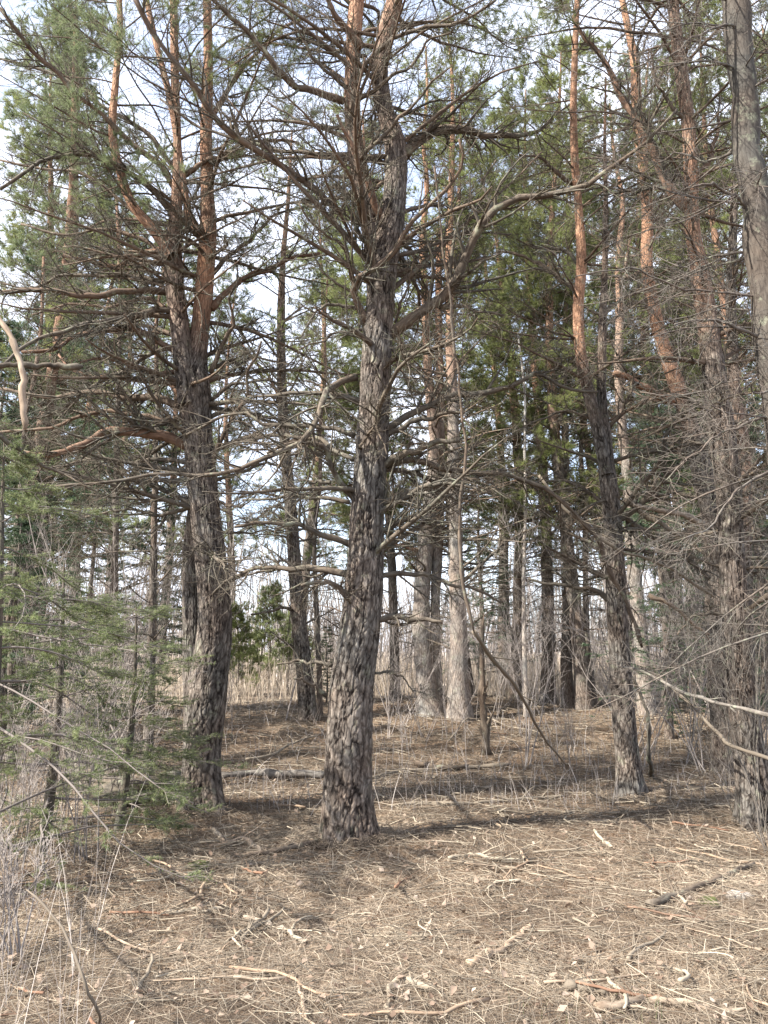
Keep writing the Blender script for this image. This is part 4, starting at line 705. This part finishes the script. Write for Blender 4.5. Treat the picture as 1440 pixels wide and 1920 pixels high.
# near grey shrubs at the edges
for i, (px, py, Hh, ns, lab) in enumerate([(1450, 1600, 1.7, 6, 'grey leafless shrub at the right edge in front of the dark pine'), (1425, 1560, 3.2, 5, 'tall grey leafless shrub whose twigs cover the dark right-edge pine'), (1385, 1480, 4.2, 4, 'tallest grey leafless shrub, between leaning pine and dark right-edge pine'), (1310, 1440, 2.6, 4, 'thin grey leafless shrub left of the leaning pine'), (1395, 1530, 1.3, 4, 'small leafless shrub against the foot of the dark right-edge pine'), (30, 1640, 1.0, 8, 'tangled brown bramble at the left edge of the foreground'), (150, 1620, 1.5, 7, 'tall pale leafless bramble in front of the low fir'), (110, 1560, 1.1, 8, 'leafless bramble clump under the low fir'), (215, 1530, 1.0, 6, 'leafless bramble in front of the curved fallen trunk'), (20, 1800, .6, 8, 'low tangle of dry stems in the lower left corner'), (1070, 1440, .9, 3, 'short dark leafless shrub left of the slender pine'), (745, 1440, .8, 1, 'single leaning dark twig right of the centre pine')]):
    o = sapling(600+i, Hh, M_brush if i > 4 else M_smooth, ns, 'bramble' if 'bramble' in lab else 'shrub', .006, 'shrub'); o.location = gpt(px, py); o['label'] = lab

# ================================================================== stuff: litter, leaves, grass
rng = np.random.default_rng(31)
def scatter(n, y0, y1, marg=1.25, pw=0):
    y = y0*(y1/y0)**rng.uniform(0, 1, n) if not pw else rng.uniform(y0, y1, n); x = rng.uniform(-.52, .52, n)*y*marg; return x, y
# needles and straws
n = 440000; x, y = scatter(n, 1.9, 24)
for k, (cx, cy, rr) in enumerate([(-.285, 6.3, .27), (-1.86, 7.5, .27), (2.66, 8.3, .16), (3.47, 7.2, .19), (4.2, 9.3, .2)]):
    q = slice(k*3500, (k+1)*3500); th = rng.uniform(0, 6.28, 3500); dd = rr*.85+np.abs(rng.normal(0, .14, 3500)); x[q] = cx+np.cos(th)*dd; y[q] = cy+np.sin(th)*dd
z = gh(x, y); pp = np.stack([x*9, y*9, x*0], -1); z = z+.012*vnoise(pp)+.008*vnoise(pp*2.7+5)+.006*vnoise(pp*5.3)
den = vnoise(np.stack([x*1.3, y*1.3, x*0+3], -1))
a = rng.uniform(0, 2*PI, n); L_ = rng.uniform(.02, .085, n)*(1+.04*y)*np.where(rng.uniform(size=n) < .03, 2, 1); w = np.maximum(.0010, y*.00036)*rng.uniform(.6, 1.3, n); e = rng.normal(0, .22, n)
d = np.stack([np.cos(a)*np.cos(e), np.sin(a)*np.cos(e), np.sin(e)], 1); s = np.stack([-np.sin(a), np.cos(a), rng.normal(0, .4, n)], 1); s = unit(s)*w[:, None]
c = np.stack([x, y, z+.006+rng.uniform(0, .022, n)+np.where(np.arange(n) < 17500, rng.uniform(0, .045, n), 0)], 1); bend = s/w[:, None]*(L_*rng.normal(0, .13, n))[:, None]
V = np.stack([c-d*L_[:, None]/2-s*.5, c-d*L_[:, None]/2+s*.5, c+bend+s*.5, c+bend-s*.5, c+d*L_[:, None]/2+s*.3, c+d*L_[:, None]/2-s*.3], 1)
i0 = (np.arange(n)*6)[:, None]; f = np.concatenate([i0+[0, 1, 2, 3], i0+[3, 2, 4, 5]])
oc = np.clip(rng.beta(1.15, 2.0, n)*1.05+den*.38-.05+.20*vnoise(np.stack([x*5, y*5, x*0+9], -1)), 0, 1); mb = MB(); mb.add(V, f4=f, oc=np.repeat(oc, 6)); tag(mb.build('needle_litter', M_litter, smooth=False), kind='stuff', label='brown and straw coloured needle litter over the forest floor')
# twigs in the litter
n = 16000; x, y = scatter(n, 1.9, 20); a = rng.uniform(0, 2*PI, n); L_ = rng.uniform(.05, .38, n)*(1+.03*y); P = np.zeros((n, 5, 3)); P[:, 0, 0] = x; P[:, 0, 1] = y
for j in range(1, 5): P[:, j, 0] = P[:, j-1, 0]+np.cos(a)*L_/4; P[:, j, 1] = P[:, j-1, 1]+np.sin(a)*L_/4; a = a+rng.normal(0, .34, n)
P[:, :, 2] = gh(P[:, :, 0], P[:, :, 1])+.022+rng.uniform(0, .02, (n, 1))+np.outer(rng.normal(0, .02, n), np.linspace(-1, 1, 5)); Rr = (np.maximum(.0012, y*.00034)*rng.uniform(.7, 2.0, n))[:, None]*np.linspace(1, .5, 5)
mb = MB(); mb.tubes(P, Rr, 4, np.repeat(rng.beta(1.2, 2.0, n)[:, None], 5, 1)); tag(mb.build('twig_litter', M_dry), kind='stuff', label='small dead twigs scattered over the forest floor')
# dead leaves
n = 3800; x, y = scatter(n, 1.9, 15); sc = rng.uniform(.009, .025, n); a = rng.uniform(0, 2*PI, n); k = 8; t = np.arange(k)*2*PI/k
lx = np.cos(t)*np.array([1, .75, .9, .7, 1, .7, .9, .75]); ly = np.sin(t)*.62*np.array([1, .9, 1.1, .8, 1, .8, 1.1, .9]); fold = rng.uniform(-.5, .9, n)[:, None]; curl = rng.uniform(-.3, .8, n)[:, None]
X_ = np.c_[np.zeros(n)[:, None], np.broadcast_to(lx, (n, k))]; Y_ = np.c_[np.zeros(n)[:, None], np.broadcast_to(ly, (n, k))]*rng.uniform(.6, 1.2, (n, 1)); Z_ = np.abs(Y_)*fold+X_**2*curl*.6+rng.normal(0, .05, X_.shape)
tl = rng.normal(0, .35, (n, 2)); Z_ = Z_+X_*tl[:, :1]+Y_*tl[:, 1:]; ca, sa = np.cos(a)[:, None], np.sin(a)[:, None]
V = np.stack([x[:, None]+sc[:, None]*(X_*ca-Y_*sa), y[:, None]+sc[:, None]*(X_*sa+Y_*ca), gh(x, y)[:, None]+.028+rng.uniform(0, .015, (n, 1))+sc[:, None]*Z_], -1)
i0 = (np.arange(n)*(k+1))[:, None]; f = np.concatenate([i0+[0, 1+q, 1+(q+1) % k] for q in range(k)])
mb = MB(); mb.add(V, f3=f, oc=np.repeat(rng.uniform(0, 1, n), k+1)); tag(mb.build('dead_leaves', M_leaf), kind='stuff', label='curled dead leaves lying in the needle litter')
# dry grass and weeds standing behind
def stems(n, y0, y1, h0, h1, w, m, name, label, xm=1.3, clump=None, tilt=.18, lo=None):
    y = y0*(y1/y0)**rng.uniform(0, 1, n); x = rng.uniform(-.52, .52, n)*y*xm
    if clump is not None:
        k_ = clump(x, y); x, y = x[k_], y[k_]; n = len(x)
    a = rng.uniform(0, 2*PI, n); h = rng.uniform(h0, h1, n); tl_ = np.abs(rng.normal(0, tilt, n)); ww = np.maximum(w, y*.00033)*rng.uniform(.6, 1.4, n); g_ = gh(x, y); V = []
    for j in range(4):
        t_ = j/3; cx = x+np.cos(a)*h*tl_*(t_+t_*t_); cy = y+np.sin(a)*h*tl_*(t_+t_*t_); cz = g_+h*t_*(1-.25*tl_*t_); q = ww*(1-.7*t_); V += [np.stack([cx-q, cy, cz], 1), np.stack([cx+q, cy, cz], 1)]
    V = np.stack(V, 1); i0 = (np.arange(n)*8)[:, None]; f = np.concatenate([i0+[0, 1, 3, 2], i0+[2, 3, 5, 4], i0+[4, 5, 7, 6]])
    mb = MB(); mb.add(V, f4=f, oc=np.repeat(rng.uniform(0, 1, n), 8)); tag(mb.build(name, m, smooth=False), kind='stuff', label=label)
stems(60000, 18, 75, .25, 1.2, .0016, M_straw, 'dry_grass', 'pale dry standing grass beyond the pines', clump=lambda x, y: rng.uniform(size=len(x)) < .55+.45*vnoise(np.stack([x*.5, y*.3, x*0], -1)))
stems(2600, 7.5, 18, .10, .38, .0011, M_brush, 'weed_stems', 'thin dry weed stems between the trunks', tilt=.3)
stems(2600, 2.2, 9, .03, .13, .0008, M_straw, 'sparse_grass', 'sparse dry grass blades in the litter', tilt=.4)
stems(1500, 2.6, 5.5, .03, .09, .0012, M_fir, 'green_sprigs', 'sparse green seedlings at the right of the foreground', tilt=.4, clump=lambda x, y: (np.hypot(x-.85, y-3.3) < .4) | (np.hypot(x-1.5, y-2.9) < .25) | (np.hypot(x-3.2, y-7.6) < .35))
stems(700, 2.4, 7.5, .25, .8, .0011, M_brush, 'bramble_canes', 'thin leafless stems crowding the left foreground', tilt=.45, clump=lambda x, y: x < -.33*y-.05)
# far brush band
n = 2600; y = 24*(95/24)**rng.uniform(0, 1, n); x = rng.uniform(-.62, .62, n)*y; P = np.zeros((n, 7, 3)); P[:, 0] = np.stack([x, y, gh(x, y)], 1); d = np.c_[rng.normal(size=(n, 2))*.12, np.ones(n)]; hh = rng.uniform(1.5, 6.5, n)[:, None]
for j in range(1, 7): P[:, j] = P[:, j-1]+unit(d)*hh/6; d = d+rng.normal(size=(n, 3))*.07
Rr = (hh*.0045+y[:, None]*.0002)*np.linspace(1, .3, 7); mb = MB(); mb.tubes(P, Rr, 4, np.repeat(rng.uniform(0, 1, (n, 1)), 7, 1)); A, Ra = sprout(P, Rr, 11, .2, .4, 1.5, .7, .3, .8, 5, .15, .5, .004); mb.tubes(A, Ra, 3, np.repeat(rng.uniform(0, 1, (len(A), 1)), 5, 1))
tag(mb.build('distant_brush', M_brush), kind='stuff', label='grey leafless brush massed beyond the pines')
# far conifers: the wood that closes the view
protoF = [template_pine(105, 14, M_pine, 3.0, 1.0, .15, .014, 2.2), template_spruce(203, 9, M_spruce, .016, .05, 30, .26)]
R_.seed(5); far = []; fars = []
for k in range(9):
    Y = R_.uniform(38, 70); x = R_.uniform(-.6, .6)*Y; q = R_.random() < .62
    (far if q else fars).append(place(protoF[0 if q else 1], x, Y, R_.uniform(0, 6), R_.uniform(.75, 1.15)))
autolabel(far, 'far-off pine', 'far pines closing the view'); autolabel(fars, 'far-off spruce', 'far spruces closing the view')
# ================================================================== loose sticks as things of their own
R_.seed(3); rng = np.random.default_rng(3); proto = []
for i in range(8):
    Lx = rng.uniform(.22, .7); P = np.zeros((9, 3)); a = 0
    for j in range(1, 9): P[j] = P[j-1]+[math.cos(a)*Lx/8, math.sin(a)*Lx/8, rng.normal(0, .004)]; a += rng.normal(0, .22)
    P -= P.mean(0); mb = MB(); mb.tubes(P, np.linspace(1, .6, 9)*rng.uniform(.005, .011), 7, rng.uniform(.3, .9), cap=True); A, Ra = sprout(P[None], np.full((1, 9), .006), i % 4+1, .2, .06, .22, .7, .1, .9, 5, .15, .5, .0015); mb.tubes(A, Ra, 4, .5)
    proto.append(mb.build('stick', [M_dry, M_peel, M_dry, M_twig][i % 4]))
us = set(); loose = []
for k in range(150):
    Y = 2.2*(13/2.2)**R_.random(); x = R_.uniform(-.5, .5)*Y*.98; q = R_.randrange(8); o = proto[q] if q not in us else proto[q].copy()
    if q in us: C.objects.link(o)
    us.add(q); o.location = (x, Y, float(gh(x, Y))+.035); o.rotation_euler = (R_.gauss(0, .05), R_.gauss(0, .06), R_.uniform(0, 6.28)); s = R_.uniform(.6, 1.25); o.scale = (s, s, s)
    o['category'] = 'stick'; o['group'] = 'small loose sticks on the forest floor'; o['kd'] = q % 4; loose.append(o); continue
    band = 'in the near foreground' if Y < 4 else 'in the litter around the foreground pines' if Y < 8 else 'on the ground behind the foreground pines'
    kind = ['weathered dry', 'bleached barkless', 'weathered dry', 'dark bark-covered'][q % 4]
    o['label'] = f'small {kind} stick lying {band}'; o['category'] = 'stick'; o['group'] = f'{kind} sticks {band}'
for kds, kind in (((0, 2), 'weathered stick'), ((1,), 'bleached stick'), ((3,), 'dark stick')):
    autolabel2([o for o in loose if o['kd'] in kds], kind, 'small loose sticks on the forest floor', [(0, 3, 'nearest'), (3, 4.6, 'foreground'), (4.6, 6.8, 'midground'), (6.8, 99, 'background')])
for o in bpy.data.objects:
    for k in ('used', 'used0', 'kd'):
        if k in o: del o[k]

if HAZE:
    m, n, o = mat('air'); v = nd(n, 'ShaderNodeVolumePrincipled'); v.inputs['Color'].default_value = (.93, .95, 1, 1); v.inputs['Density'].default_value = HAZE; v.inputs['Anisotropy'].default_value = .2; n.links.new(v.outputs[0], o.inputs['Volume'])
    mb = MB(); V = [(x, y, z) for z in (-2.5, 28) for x, y in ((-420, -70), (420, -70), (420, 730), (-420, 730))]; mb.add(V, f4=[[0, 3, 2, 1], [4, 5, 6, 7], [0, 1, 5, 4], [1, 2, 6, 5], [2, 3, 7, 6], [3, 0, 4, 7]]); tag(mb.build('haze', m, smooth=False), kind='stuff')
